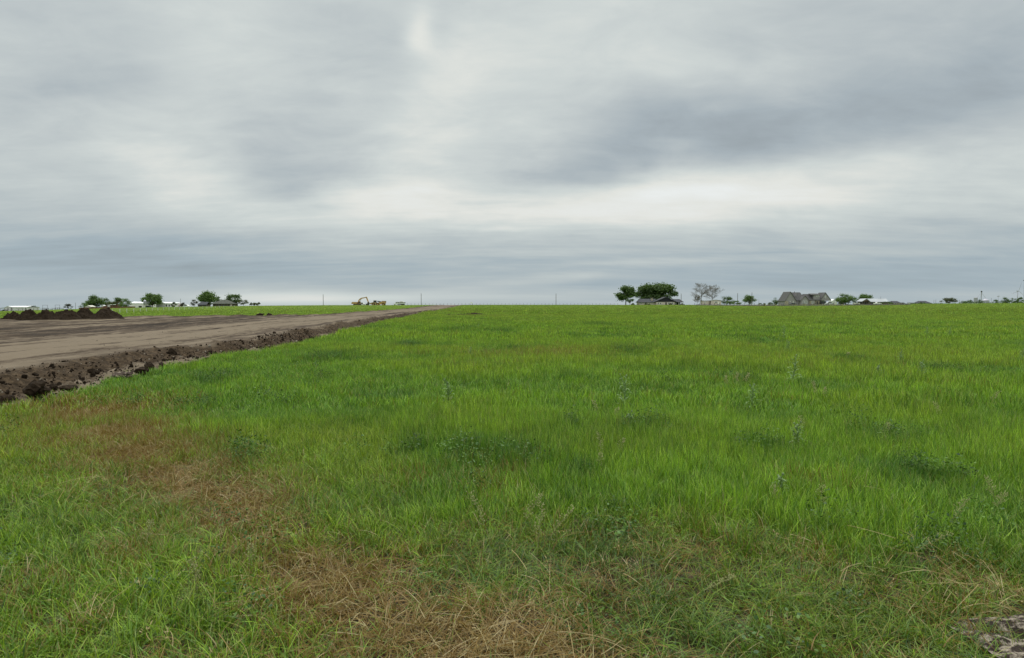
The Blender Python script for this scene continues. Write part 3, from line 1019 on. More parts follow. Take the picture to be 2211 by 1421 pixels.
def lump(rng, r, squash=.75, sub=2, rough=.35):
    """an irregular clod"""
    import bmesh
    bm = bmesh.new()
    bmesh.ops.create_icosphere(bm, subdivisions=sub, radius=1)
    sd = int(rng.integers(0, 90))
    axes = rng.normal(0, 1, (7, 3)); axes /= np.linalg.norm(axes, axis=1)[:, None]
    cut = rng.uniform(.55, .95, 7)
    for v in bm.verts:
        c = np.array(v.co)
        k = 1.0
        for a, d in zip(axes, cut):
            p = float(c @ a)
            if p > d:
                k = min(k, d / p)
        f = 1 + rough * (float(fbm(np.array([c[0] * 1.5 + c[2]]), np.array([c[1] * 1.5 - c[2]]), 1.3, 3, sd)[0]) - .5) * 1.6
        c = c * k * f * r
        v.co = (c[0], c[1], c[2] * squash)
    vs = [tuple(v.co) for v in bm.verts]
    fs = [tuple(v.index for v in f.verts) for f in bm.faces]
    bm.free()
    return vs, fs


def rubble():
    protos = []
    for k in range(8):
        vs, fs = lump(rng, .5, .7, 2 if k < 5 else 1, .5)
        me = bpy.data.meshes.new('clod')
        me.from_pydata(vs, [], fs)
        me.materials.append(M['clay'] if k < 6 else M['stone'])
        protos.append(bpy.data.objects.new('clod', me))
    y = np.concatenate([rng.uniform(5, 30, 8000), rng.uniform(30, 110, 3000)])
    t = np.abs(rng.normal(.85, .6, len(y)) * np.where(y > 35, .75, 1))
    spread = rng.random(len(y)) < .06
    t = np.where(spread, rng.uniform(3, 22, len(y)), t)
    x = edge_r(y) - t
    k = (np.abs(x) < (y + 3) * WEDGE) & (x > edge_l(y))
    x, y, t, spread = x[k], y[k], t[k], spread[k]
    lift, _ = road_profile(t, x, y)
    z = T(x, y) + .012 + sstep(0, .35, t) * lift
    k = len(x)
    size = np.clip(rng.lognormal(-3.75, .62, k), .010, .13) * np.where(spread, .5, 1.0)
    size = np.maximum(size, y * .0006)
    pale = rng.random(k) < np.where(t < .7, .5, .13)
    idx = np.where(pale, rng.integers(6, 8, k), rng.integers(0, 6, k))
    size = np.where(pale, size * .7, size) * np.where(rng.random(k) < .06, 2.2, 1.0)
    scatter('rubble', 'dark clods and pale stones along the cut road bank', 'rubble', protos, np.stack([x, y, z + size * .12], 1),
            np.stack([rng.uniform(0, 6.28, k) * .25, rng.uniform(0, 6.28, k) * .25, rng.uniform(0, 6.28, k)], 1), np.stack([size * rng.uniform(.8, 1.3, k), size, size * rng.uniform(.7, 1.1, k)], 1), idx, np.ones((k, 3)), np.zeros(k))


rubble()

# ------------------------------------------------------------------ clods lying along the edge of the road, one thing each
for (px, py, w, hgt, mat, label) in [
        (75, 858, 48, 32, 'clay', 'largest dark clod standing at the grass edge, leftmost part of the road bank'),
        (12, 866, 34, 16, 'clay', 'low dark clod at the very left end of the road bank'),
        (118, 850, 14, 12, 'clay', 'small dark clod just right of the largest clod'),
        (268, 814, 44, 14, 'caliche', 'flat pale brown slab of crusted earth at the grass edge'),
        (306, 806, 28, 16, 'clay', 'tilted dark clod beside the flat pale slab'),
        (322, 797, 20, 15, 'clay', 'pointed dark clod behind the tilted one at the grass edge'),
        (150, 842, 34, 12, 'clay', 'long low dark clod between the largest clod and the slab'),
        (619, 748, 17, 12, 'clay', 'left of two round dark clods in the grass halfway up the road'),
        (642, 748, 20, 12, 'clay', 'right of two round dark clods in the grass halfway up the road'),
        (651, 738, 12, 9, 'clay', 'small clod on the bank just behind the two round ones'),
        (679, 736, 14, 8, 'clay', 'clod at the grass edge farther up than the two round ones'),
        (562, 684, 15, 6, 'clay', 'left of two low dark heaps on the far edge of the dirt pad'),
        (583, 684, 13, 7, 'clay', 'right of two low dark heaps on the far edge of the dirt pad'),
        (872, 694, 6, 4, 'clay', 'lone small clod at the grass edge far up the road')]:
    x, y = gp(px, py, .10 if py > 700 else 0)
    s = y / F
    vs, fs = lump(rng, 1.0, 1.0, 3, .9)
    big = .92 if py > 780 else 1.0
    sx, sz = w * s * .56 * big, hgt * s * .62 * big
    o = link_mesh('dirt_clod', [(a * sx, b * sx * .8, c * sz) for a, b, c in vs], fs, M[mat])
    o.location = (x, y, max(dirt_z(x, y), float(T(x, y))) + sz * .38 + (.10 if py > 780 else 0))
    o.rotation_euler = (rng.normal(0, .12), rng.normal(0, .12), 0)
    tag(o, label, 'dirt clod', 'clods along the road edge')


# ------------------------------------------------------------------ six heaps of dumped topsoil
def dirt_pile(px0, px1, pxtop, pytop, pybase, label, seed):
    cx = (px0 + px1) / 2
    x, y = gp(cx, pybase)
    s = y / F
    rx, hz = (px1 - px0) / 2 * s * 1.08, (pybase - pytop) * s * 1.12
    ry = rx * .85
    y += ry * .75
    g = np.linspace(-1.25, 1.25, 70)
    X, Y = np.meshgrid(g, g)
    ox = (pxtop - cx) / ((px1 - px0) / 2)
    XX = X - ox * np.clip(1 - np.hypot(X, Y), 0, 1)
    r = np.hypot(XX, Y) + (fbm(X, Y, 1.8, 3, seed) - .5) * .45
    Z = np.clip(1.12 - r, 0, None) ** .86
    Z = np.minimum(Z, .92 + .1 * fbm(X, Y, 3, 2, seed + 1))
    Z = Z + (fbm(X, Y, 3.2, 5, seed + 2, .66) - .5) * .42 * np.clip(Z * 2.2, 0, 1) + np.maximum(fbm(X, Y, 6, 3, seed + 3) - .55, 0) * .55 * np.clip(Z * 2, 0, 1)
    Z = Z * hz - .03
    co = np.stack([X.ravel() * rx, Y.ravel() * ry, Z.ravel()], 1)
    n_ = len(g)
    i = np.arange(n_ - 1)[:, None] * n_; j = np.arange(n_ - 1)[None, :]
    q = np.stack([i + j, i + j + 1, i + n_ + j + 1, i + n_ + j], -1).reshape(-1, 4)
    keep = Z.ravel()[q].max(1) > -.025
    q = q[keep]
    used, inv = np.unique(q, return_inverse=True)
    o = np_mesh('dirt_pile', co[used], inv.reshape(-1, 4), M['clay'], smooth=False)
    o.location = (x, y, dirt_z(x, y) - .02)
    return tag(o, label, 'dirt pile', 'heaps of dumped topsoil')


for k, a in enumerate([(-2, 36, 21, 677, 693.5, 'flat-topped topsoil heap at the left end of the row, cut by the photo edge'),
                       (30, 72, 50, 674, 693.5, 'second topsoil heap from the left, with a lumpy shoulder on its right'),
                       (66, 114, 88, 673.5, 693.5, 'third topsoil heap from the left, with a long smooth right slope'),
                       (98, 153, 131, 673.5, 693.5, 'third topsoil heap from the right, low and broad'),
                       (146, 196, 174, 670.5, 692.5, 'tall topsoil heap just left of the rightmost one'),
                       (184, 247, 216, 670, 692.5, 'largest topsoil heap, rightmost of the row'),
                       (236, 258, 246, 682, 692, 'small clod heap leaning on the right foot of the largest heap')]):
    dirt_pile(*a, seed=200 + k * 7)


# windrow of dark earth across the meadow, and a bare patch of soil at lower right
def strip_heap(name, p0, p1, w, h, mat, seed, n_=160, taper=True):
    a, b = Vector((*gp(*p0), 0)), Vector((*gp(*p1), 0))
    d = (b - a); ln = d.length; d.normalize(); sdv = Vector((-d.y, d.x, 0))
    co, q = [], []
    m = 9
    for i in range(n_):
        t = i / (n_ - 1)
        hh = h * (math.sin(PI * t) ** .7 if taper else 1) * (.35 + 1.2 * float(fbm(np.array([t * ln * .9]), np.array([1.0]), 1, 3, seed)[0]))
        for j in range(m):
            u = j / (m - 1) * 2 - 1
            p = a + d * ln * t + sdv * w * u
            z = float(T(p.x, p.y)) + .02 + hh * max(0, 1 - abs(u)) ** .8 + (float(fbm(np.array([p.x]), np.array([p.y]), 3, 3, seed + 1)[0]) - .5) * h * .6 * (1 - abs(u))
            if j in (0, m - 1): z -= .08
            co.append((p.x, p.y, z))
    for i in range(n_ - 1):
        for j in range(m - 1):
            k = i * m + j
            q.append((k, k + 1, k + m + 1, k + m))
    return np_mesh(name, co, q, mat, smooth=False)


tag(strip_heap('soil_windrow', (950, 683), (1075, 681.2), .55, .34, M['clay'], 301), 'thin dark windrow of earth lying across the meadow beside the road', 'windrow')


def bare_patch():
    x0, y0 = gp(2205, 1420)
    g = np.linspace(-1, 1, 110)
    X, Y = np.meshgrid(g, g)
    r = np.hypot(X, Y) + (fbm(X, Y, 1.8, 4, 311) - .5) * .5
    Z = .13 * np.clip(1 - r, 0, 1) ** .7 * (1 + .3 * X) + (fbm(X, Y, 4.5, 5, 313, .68) - .5) * .24 * np.clip(1.15 - r, 0, 1)
    Z -= np.exp(-((X * .75 + Y * .65 + .05) / .07) ** 2) * .06
    Z += np.where(r > 1, -.1 * (r - 1), 0)
    n_ = len(g)
    co = np.stack([X.ravel() * .50, Y.ravel() * .40, Z.ravel() * .6], 1)
    i = np.arange(n_ - 1)[:, None] * n_; j = np.arange(n_ - 1)[None, :]
    q = np.stack([i + j, i + j + 1, i + n_ + j + 1, i + n_ + j], -1).reshape(-1, 4)
    m = mat_soil('crusted_bare_soil', (.045, .034, .028), (.34, .29, .23), .55, 6.5, 1.0)
    o = np_mesh('bare_soil', co, q, m, smooth=True)
    o.location = (x0 + .32, y0 - .11, float(T(x0, y0)) + .05)
    return tag(o, 'bare patch of dark crusted soil with pale lime in the lower right corner', 'soil patch')


bare_patch()


# ------------------------------------------------------------------ thistles and seeding weeds standing in the meadow
def thistle(px, py, hpx, label, bushy=False, seed=0):
    r = random.Random(500 + seed)
    x, y = gp(px, py)
    h = hpx * y / F * .95 + .16
    root = thing('thistle', label, 'thistle', (x, y, float(T(x, y))), r.uniform(0, 6), 'thistles standing above the meadow grass')
    st = MB()
    pts = []
    p = Vector((0, 0, 0)); lean = Vector((r.uniform(-.22, .22), r.uniform(-.18, .18), 1))
    for i in range(7):
        pts.append(p.copy()); p = p + lean * h / 6 + Vector((r.uniform(-.01, .01), r.uniform(-.01, .01), 0))
    for i in range(6):
        st.tube(pts[i], pts[i + 1], .011 * (1 - i * .11), .011 * (1 - (i + 1) * .11), 6)
    lf, tops = MB(), [(pts[-1], .015)]

    def leaf(p, a, up, ll, w):
        """a lobed spiny leaf that arches out and droops"""
        d = Vector((math.cos(a), math.sin(a), 0)); s = Vector((-d.y, d.x, 0))
        n_ = 7; vs, fs = [], []
        for i in range(n_ + 1):
            t = i / n_
            c = p + d * ll * t * math.cos(up) + Vector((0, 0, ll * (t * math.sin(up) - .55 * t * t)))
            ww = w * (math.sin(PI * min(1, t * .92 + .08)) ** .7) * (1.25 if i % 2 else .45)
            vs += [tuple(c - s * ww + Vector((0, 0, ww * .45))), tuple(c), tuple(c + s * ww + Vector((0, 0, ww * .45)))]
        for i in range(n_):
            b = i * 3
            fs += [(b, b + 1, b + 4, b + 3), (b + 1, b + 2, b + 5, b + 4)]
        lf.add(vs, fs)
    nl = 34 if bushy else 26
    for i in range(nl):
        t = .10 + .86 * i / nl
        k = t * 6; b = int(k); q = pts[b].lerp(pts[min(b + 1, 6)], k - b)
        ll = (.40 if bushy else .34) * h * (1.12 - .75 * t) + .05
        leaf(q, i * 2.4 + r.uniform(-.4, .4), r.uniform(.45, .95), ll * r.uniform(.7, 1.25), ll * .09)
    for i in range(7 if bushy else 5):
        t = .45 + .5 * i / 6
        k = t * 6; b = int(k); q = pts[b].lerp(pts[min(b + 1, 6)], k - b)
        a = r.uniform(0, 6.28)
        ll = h * r.uniform(.12, .26)
        e = q + Vector((math.cos(a) * ll * .6, math.sin(a) * ll * .6, ll))
        st.tube(q, e, .006, .004, 5)
        tops.append((e, .011))
        for m_ in range(3):
            leaf(q.lerp(e, .3 + .3 * m_), r.uniform(0, 6.28), .7, ll * .4, ll * .05)
    st.build('stem', M['thistle'], root)
    lf.build('foliage', M['thistle'], root, True)
    for c, rad in tops:
        hd = MB()
        hd.lathe([(.001, -rad * .9), (rad * .75, -rad * .5), (rad, 0), (rad * .7, rad * .7), (rad * .45, rad * 1.3), (.001, rad * 1.5)], (0, 0), 8)
        hd.v = [(a + c.x, b + c.y, d + c.z) for a, b, d in hd.v]
        hd.build('flower_head', M['thistle_head'], root, True)
    return root


for k, a in enumerate([(1345, 888, 60, 'tall grey-green thistle standing alone in the middle of the meadow', False),
                       (970, 882, 36, 'bushy pale thistle left of the middle of the meadow, below the road end', True),
                       (1620, 893, 42, 'slender pale thistle in front of the brown seed heads, right of the middle one', False),
                       (1712, 832, 52, 'tallest thin thistle, standing below the gap left of the grey gabled house', False),
                       (1693, 736, 28, 'dark narrow thistle far up the meadow under the bushes left of the grey house', False),
                       (1700, 762, 14, 'short thistle low in the grass between two tall thin ones', True),
                       (1945, 796, 24, 'wide bushy thistle right of the tall thin ones', True),
                       (1897, 822, 18, 'low spreading thistle just left of a shaded hollow', True),
                       (1990, 824, 26, 'pale branching thistle beside the wide bushy one', True),
                       (2003, 728, 15, 'far small thistle, left of a pair below the barn', True),
                       (2048, 730, 15, 'far small thistle, right of a pair below the barn', True),
                       (1017, 776, 15, 'tiny dark thistle below the windrow of earth', False),
                       (1033, 712, 7, 'farthest tiny thistle, a dark speck below the windrow', False),
                       (1365, 938, 16, 'blue-green low thistle in a dark hollow below the tall middle one', True),
                       (1720, 975, 26, 'grey low thistle in thick grass below the slender pale one', True),
                       (1690, 1085, 10, 'grey thistle rising from flattened grass in the right foreground', True),
                       (2205, 782, 18, 'thistle at the right edge of the picture in the mid meadow', False)]):
    thistle(*a, seed=k)


def seed_weed(px, py, hpx, leanpx, label, seed=0):
    """a thin stalk set with small pale pods on short side stalks"""
    r = random.Random(900 + seed)
    x, y = gp(px, py)
    s = y / F
    h = hpx * s
    st, pods = MB(), MB()
    nst = 1
    kw = max(1.0, y / 9)
    for j in range(nst):
        base = Vector((r.uniform(-.03, .03), r.uniform(-.03, .03), 0))
        tip = Vector((leanpx * s * (1 if j == 0 else r.uniform(-.2, 1.3)) + r.uniform(-.05, .05) * j, r.uniform(-.06, .06), h * (1 if j == 0 else r.uniform(.55, .9))))
        prev = base
        n_ = 16
        for i in range(1, n_ + 1):
            t = i / n_
            c = base.lerp(tip, t) + Vector((0, 0, h * .10 * math.sin(PI * t)))
            st.tube(prev, c, .0028 * kw * (1.15 - t * .7), .0028 * kw * (1.15 - (t + 1 / n_) * .7), 4, False)
            if t > .35:
                for m_ in range(4):
                    a = r.uniform(0, 6.28)
                    d = Vector((math.cos(a), math.sin(a), r.uniform(.2, .8))) * r.uniform(.012, .035) * (1.5 - t * .6)
                    st.tube(c, c + d, .0011, .0009, 3, False)
                    q = c + d; w = r.uniform(.0035, .0058) * max(1.0, y / 6.5)
                    pods.add([(q.x - w, q.y, q.z), (q.x, q.y - w * .5, q.z), (q.x + w, q.y, q.z), (q.x, q.y + w * .5, q.z), (q.x, q.y, q.z + w * 1.3), (q.x, q.y, q.z - w)],
                             [(0, 1, 4), (1, 2, 4), (2, 3, 4), (3, 0, 4), (1, 0, 5), (2, 1, 5), (3, 2, 5), (0, 3, 5)])
            prev = c
    nf = len(st.f)
    st.add(pods.v, pods.f)
    o = link_mesh('seeding_weed', st.v, st.f, [M['stalk'], M['seed']])
    o.data.polygons.foreach_set('material_index', [0] * nf + [1] * (len(st.f) - nf))
    o.location = (x, y, float(T(x, y)))
    return tag(o, label, 'weed', 'pale seeding weeds in the grass')


for k, a in enumerate([(1058, 1190, 125, -45, 'tall pale seeding weed leaning left at the top of the brown patch'),
                       (1120, 1160, 95, 50, 'pale seeding weed leaning right beside the tall left-leaning one'),
                       (1150, 1210, 130, 20, 'upright pale seeding weed in the green tongue above the straw'),
                       (1180, 1190, 100, 60, 'tan seeding weed bent to the right above the straw mat'),
                       (1300, 1010, 75, -8, 'upright tan seeding weed in bright grass right of the dark leafy clump'),
                       (1285, 1030, 50, 14, 'shorter tan seeding weed at the foot of the upright tan one'),
                       (1335, 1000, 55, 10, 'slim tan seeding weed right of the upright tan one'),
                       (1290, 905, 40, -10, 'small brownish seeding weed left of the tall middle thistle'),
                       (1325, 915, 34, 8, 'small brownish seeding weed just below the tall middle thistle'),
                       (1570, 842, 30, -4, 'dry seeding weed, left of a tan row in mid meadow'),
                       (1590, 838, 32, 3, 'dry seeding weed, middle of a tan row in mid meadow'),
                       (1608, 840, 34, 6, 'dry seeding weed, right of a tan row in mid meadow'),
                       (1765, 868, 44, -10, 'tan seeding weed below the tallest thin thistle'),
                       (1780, 872, 34, 6, 'tan seeding weed standing close right of another below the tallest thistle'),
                       (1830, 782, 20, 4, 'straw-coloured seeding weed in front of the grey house lawn'),
                       (1740, 950, 50, -12, 'pale seeding weed above the grey low thistle'),
                       (1910, 960, 45, 12, 'seeding weed leaning right in thick grass on the right'),
                       (2030, 920, 50, -8, 'green seeding weed in mid meadow on the right'),
                       (2130, 885, 40, 22, 'arching seeding weed at the right edge of the mid meadow'),
                       (2155, 1110, 80, -25, 'bushy pale seeding weed at right foreground edge, leaning left'),
                       (2140, 1120, 60, 20, 'bushy pale seeding weed at right foreground edge, leaning right'),
                       (1760, 1120, 70, 16, 'tan seeding weed in the flattened grass of the right foreground'),
                       (1690, 1110, 60, -20, 'pale seeding weed leaning left beside the foreground thistle'),
                       (1480, 1290, 40, 110, 'seeding weed fallen to the right across the lower foreground'),
                       (1960, 1200, 50, 90, 'seeding weed fallen to the right in the right foreground'),
                       (2030, 1150, 70, 60, 'long seeding weed bent right near the right foreground edge'),
                       (620, 980, 20, -60, 'thin pale seeding weed fallen left beside the brown strip'),
                       (430, 1290, 90, -8, 'upright dark tan seeding weed in the left foreground'),
                       (540, 1240, 60, -4, 'short tan seeding weed above the left foreground brown patch'),
                       (325, 1180, 50, -6, 'small tan seeding weed in the left green grass')]):
    seed_weed(*a, seed=k)

# ------------------------------------------------------------------ trees
def tree(px0, px1, ptop, pbase, Y, label, leaf='leaf', trunk=.25, seed=0, cat='tree', group=None, dens=1.0, name='tree', lobes=9, open_=.0):
    """px0..px1 and ptop..pbase: extent of the tree; trunk: share of the height that is bare"""
    r = np.random.default_rng(3000 + seed)
    s = Y / F
    w, h = (px1 - px0) * s, (pbase - ptop) * s
    c = at((px0 + px1) / 2, Y)
    c.z -= .15
    root = thing(name, label, cat, c, 0, group)
    z0 = h * trunk
    hc = h - z0
    lob = []
    for i in range(int(lobes * 1.4)):
        a = r.random() * 2 * PI
        t = r.random()
        zz = z0 + hc * (.10 + .72 * t)
        prof = math.sin(PI * (.16 + .74 * t)) ** .6
        d = w * .5 * prof * math.sqrt(r.random()) * .72
        rad = min(w, hc * 1.3) * r.uniform(.10, .24)
        lob.append((d * math.cos(a), d * math.sin(a) * .9, zz, rad))
    lob.append((w * r.uniform(-.14, .14), 0, h - hc * .2, min(w, hc) * .2))
    lob.append((-w * .32, 0, z0 + hc * .38, min(w, hc) * .2))
    lob.append((w * .32, 0, z0 + hc * .42, min(w, hc) * .2))
    tr = MB()
    tr.tube((0, 0, -.3), (w * .01, 0, z0 + hc * .3), max(.10, h * .028), max(.07, h * .018), 8)
    for (x, y, z, rad) in lob:
        zb = z0 * .8 + hc * .12
        k = Vector((x * .35, y * .35, zb + (z - zb) * .45))
        tr.tube((0, 0, zb), k, h * .013, h * .009, 5, False)
        tr.tube(k, (x, y, z), h * .009, h * .003, 5, False)
    tr.build('trunk', M['bark'], root)
    n_ = int(2600 * dens * min(1.8, max(.3, w * h / 60.0)))
    size = max(.16, min(.42, h * .036))
    cos, q = [], []
    wts = np.array([l[3] ** 2 for l in lob]); wts /= wts.sum()
    pick = r.choice(len(lob), n_, p=wts)
    for i in pick:
        x, y, z, rad = lob[i]
        d = r.normal(size=3); d /= np.linalg.norm(d)
        rr_ = rad * (r.random() ** .45) * (1 + .27 * r.normal())
        p = np.array([x, y, z]) + d * rr_ * np.array([1.12, 1.12, .85])
        if p[2] < z0 * .75: p[2] = z0 * .75 + r.random() * hc * .1
        nrm = d * .6 + r.normal(size=3) * .6 + np.array([0, 0, .35])
        nrm /= np.linalg.norm(nrm)
        u = np.cross(nrm, r.normal(size=3)); u /= np.linalg.norm(u)
        v = np.cross(nrm, u)
        a_, b_ = size * r.uniform(.6, 1.35), size * r.uniform(.45, .9)
        k = len(cos)
        cos += [p - u * a_, p - v * b_ + nrm * .1 * a_, p + u * a_, p + v * b_ + nrm * .1 * a_]
        q.append((k, k + 1, k + 2, k + 3))
    cos = np.array(cos)
    lo, hi = np.percentile(cos[:, 0], 1), np.percentile(cos[:, 0], 99)
    cos[:, 0] = (cos[:, 0] - (lo + hi) / 2) * (w / (hi - lo))
    zt = np.percentile(cos[:, 2], 99.3)
    cos[:, 2] *= h / zt
    o = np_mesh('crown', cos, q, M[leaf], smooth=False)
    o.parent = root
    return root


def bare_tree(px0, px1, ptop, pbase, Y, label, seed=0, group=None):
    r = random.Random(seed)
    s = Y / F
    w, h = (px1 - px0) * s, (pbase - ptop) * s
    c = at((px0 + px1) / 2, Y)
    root = thing('bare_tree', label, 'tree', c, 0, group)
    segs, tips = [], []

    def grow(p, d, ln, rad, depth):
        n_ = 4
        for i in range(n_):
            e = p + d * ln / n_
            segs.append((p.copy(), e.copy(), rad * (1 - .6 * i / n_), rad * (1 - .6 * (i + 1) / n_)))
            d = (d + Vector((r.gauss(0, .12), r.gauss(0, .12), r.gauss(.07, .06)))).normalized()
            p = e
            if depth > 0 and (i > 0 or depth < 3):
                for _ in range(2 if depth > 1 else 3):
                    ax = Vector((r.gauss(0, 1), r.gauss(0, 1), r.gauss(0, .5))).normalized()
                    grow(p, (d + ax * .75).normalized(), ln * r.uniform(.38, .6) * (1 - .12 * i), rad * .42, depth - 1)
        tips.append((p.copy(), depth))
    # a leader that runs to the top, with rising limbs all the way up
    p, d = Vector((0, 0, -.2)), Vector((0, 0, 1))
    for i in range(12):
        e = p + d * h / 12
        segs.append((p.copy(), e.copy(), h * .017 * (1 - i / 13), h * .017 * (1 - (i + 1) / 13)))
        d = (d + Vector((r.gauss(0, .07), r.gauss(0, .07), .06))).normalized()
        p = e
        t = (i + 1) / 12
        if t > .26:
            for _ in range(3):
                a = r.uniform(0, 6.28)
                ll = w * .52 * math.sin(PI * min(1, .28 + .62 * t)) ** .7 * r.uniform(.75, 1.1)
                up_ = r.uniform(.45, 1.0)
                grow(p, Vector((math.cos(a), math.sin(a), up_)).normalized(), ll, h * .0075 * (1.1 - t * .7), 2)
    tips.append((p.copy(), 0))
    xs_ = sorted(abs(t[0].x) for t in tips)
    mx = max(xs_[int(len(xs_) * .96)], 1e-3); mz = max(t[0].z for t in tips)
    kx, kz = w * .5 / mx, h / mz
    f = lambda v: Vector((v.x * kx, v.y * kx, v.z * kz if v.z > 0 else v.z))
    tr = MB()
    for a, b, r0, r1 in segs:
        tr.tube(f(a), f(b), max(r0, .014), max(r1, .011), 3 if r0 < .06 else 6, False)
    tr.build('trunk', M['pale_bark'], root)
    lv = MB()
    for p, d in tips:
        if d > 0: continue
        for _ in range(1):
            q = f(p) + Vector((r.gauss(0, .18), r.gauss(0, .18), r.gauss(0, .18))); a = .07
            u = Vector((r.gauss(0, 1), r.gauss(0, 1), r.gauss(0, 1))).normalized(); v = u.orthogonal().normalized()
            lv.add([tuple(q - u * a), tuple(q - v * a * .5), tuple(q + u * a), tuple(q + v * a * .5)], [(0, 1, 2, 3)])
    lv.build('crown', M['bud'], root)
    return root


def pole(px, ptop, pbase, Y, label, rad=.13, arm=False, mat='post_wood', cap=False):
    s = Y / F
    c = at(px, Y)
    h = (pbase - ptop) * s
    root = thing('utility_pole', label, 'pole', c, 0, 'poles along the horizon')
    MB().tube((0, 0, -.5), (0, 0, h), rad, rad * .75, 10).build('shaft', M[mat], root)
    MB().box(-.09, .09, -.16, -.12, h * .90, h * .985).build('insulator', M['zinc'], root)
    return root


D = 345.0
tree(1333, 1369, 618.5, 659, 350, 'rounded dark tree with a bare trunk, left of the low navy-roofed house', 'leaf', .22, 1, dens=1.5, lobes=11)
tree(1374, 1418, 614, 658, 362, 'broad dark tree behind the left half of the low navy-roofed house', 'leaf', .22, 2, dens=1.6, lobes=13)
tree(1404, 1458, 612, 658, 360, 'broad dark tree behind the right half of the low navy-roofed house', 'leaf', .22, 3, dens=1.8, lobes=14)
tree(1352, 1368, 637, 658.5, 346, 'low mid green tree in front of the rounded dark tree', 'leaf_mid', .12, 4, lobes=6)
bare_tree(1494, 1534, 610.5, 659, 350, 'taller nearly leafless tree left of the beige mobile home', 21)
bare_tree(1521, 1557, 615, 659, 356, 'shorter nearly leafless tree rising behind the beige mobile home', 33)
bare_tree(1498, 1513, 638, 659, 346, 'thin leafless sapling left of the two bare trees', 45)
tree(1555, 1585, 640, 659, 352, 'dark green tree right of the beige mobile home', 'leaf', .1, 5)
tree(1582, 1600, 649, 659, 346, 'low mid green bush at the foot of a pole, right of the mobile home', 'leaf_mid', .06, 6, name='bush', cat='bush', lobes=6)
tree(1568, 1586, 650, 659, 344, 'low pale bush in front of the dark tree by the mobile home', 'leaf_mid', .05, 61, name='bush', cat='bush', lobes=6)
tree(1605, 1631, 637.5, 659, 348, 'round bright green tree standing alone between two poles', 'leaf_mid', .1, 7, dens=1.5, lobes=10)
tree(1636, 1646, 653, 658.5, 420, 'small far bush right of the round lone tree', 'leaf', .05, 8, name='bush', cat='bush', lobes=4)
tree(1647, 1653, 653, 658.5, 420, 'tiny far bush between the small far bush and the dark bush', 'leaf', .05, 9, name='bush', cat='bush', lobes=3)
tree(1658, 1668, 651.5, 658, 380, 'small dark bush left of the trees by the grey gabled house', 'leaf', .08, 10, name='bush', cat='bush', lobes=5)
tree(1667, 1687, 642, 658, 372, 'dark tree standing free left of the grey gabled house', 'leaf', .1, 11)
tree(1685, 1708, 637, 658, 385, 'dark tree half hidden by the left gable of the grey house', 'leaf', .1, 12)
tree(1806, 1844, 634.5, 657.5, 352, 'wide mid green tree right of the grey gabled house', 'leaf_mid', .08, 13, dens=1.5, lobes=12)
tree(1841, 1853, 641, 657.5, 356, 'narrow dark tree between the wide tree and the barn tree', 'leaf', .1, 14, lobes=6)
tree(1851, 1885, 634, 657, 375, 'wide tree behind the low metal-roofed barn', 'leaf_mid', .1, 15, dens=1.4, lobes=11)
tree(1900, 1929, 650, 657, 340, 'clipped dark hedge bush before the right end of the metal-roofed barn', 'leaf', .04, 16, name='bush', cat='bush', lobes=9)
tree(2031, 2066, 642.5, 656.3, 352, 'wide round olive tree left of the grain bins', 'leaf_olive', .06, 17, dens=1.6, lobes=11)
tree(2072, 2087, 648, 656, 420, 'small dark tree left of the flat-topped grain bin', 'leaf', .08, 18, lobes=6)
tree(2086, 2104, 646, 656, 420, 'dark tree touching the left side of the flat-topped grain bin', 'leaf', .08, 19, lobes=7)
tree(2107, 2121, 645.5, 656, 420, 'dark tree at the foot of the grain elevator leg', 'leaf', .08, 20, lobes=6)
tree(2142, 2159, 645.5, 655.8, 420, 'round dark tree right of the cone-roofed grain bin', 'leaf', .08, 22, lobes=6)
tree(2160, 2178, 640.5, 655.5, 400, 'tall dark tree left of the large wind turbine', 'leaf', .08, 23, lobes=8, dens=1.3)
tree(2176, 2198, 643, 655.5, 400, 'dark tree under the large wind turbine', 'leaf', .08, 24, lobes=8, dens=1.3)
tree(2196, 2209, 640, 655.2, 410, 'narrow dark tree right of the turbine tower', 'leaf', .08, 25, lobes=6, dens=1.3)
tree(2203, 2226, 646, 655, 380, 'brighter bush cut by the right edge of the picture', 'leaf_mid', .05, 26, name='bush', cat='bush', lobes=7)
tree(1984, 2000, 652, 656.5, 356, 'low dark hedge bush right of the small dark-roofed house', 'leaf', .04, 27, name='bush', cat='bush', lobes=6)
# left group
tree(138, 157, 655.5, 668, 352, 'lone dusky bush standing in the open at far left', 'leaf_dusky', .1, 30, name='bush', cat='bush', lobes=6)
tree(172, 192, 653, 667, 338, 'low green bush at the left foot of the large farm tree', 'leaf_mid', .06, 31, name='bush', cat='bush', lobes=7)
tree(186, 221, 637.5, 666, 345, 'largest dark green tree left of the red shed', 'leaf', .08, 32, dens=1.6, lobes=12)
tree(219, 241, 642, 665, 362, 'dark tree behind the left side of the red shed', 'leaf', .1, 33, lobes=8)
tree(239, 266, 641.5, 665, 365, 'dark tree rising behind the red shed roof', 'leaf', .1, 34, lobes=9)
tree(259, 282, 645, 666, 335, 'mid green tree covering the right end of the red shed', 'leaf_mid', .08, 35, lobes=9)
tree(311, 348, 634, 664, 345, 'round spreading tree right of the steel feed silo', 'leaf_mid', .16, 36, dens=1.5, lobes=12)
tree(369, 381, 652.5, 664, 335, 'thin young tree before the white gabled workshop', 'leaf_olive', .1, 37, lobes=5)
tree(389, 401, 654, 664, 338, 'small dusky bush between workshop and parked car', 'leaf_dusky', .08, 38, name='bush', cat='bush', lobes=5)
tree(412, 427, 647, 663, 345, 'dusky tree left of the dark hip-roofed farmhouse', 'leaf_dusky', .2, 39, lobes=6)
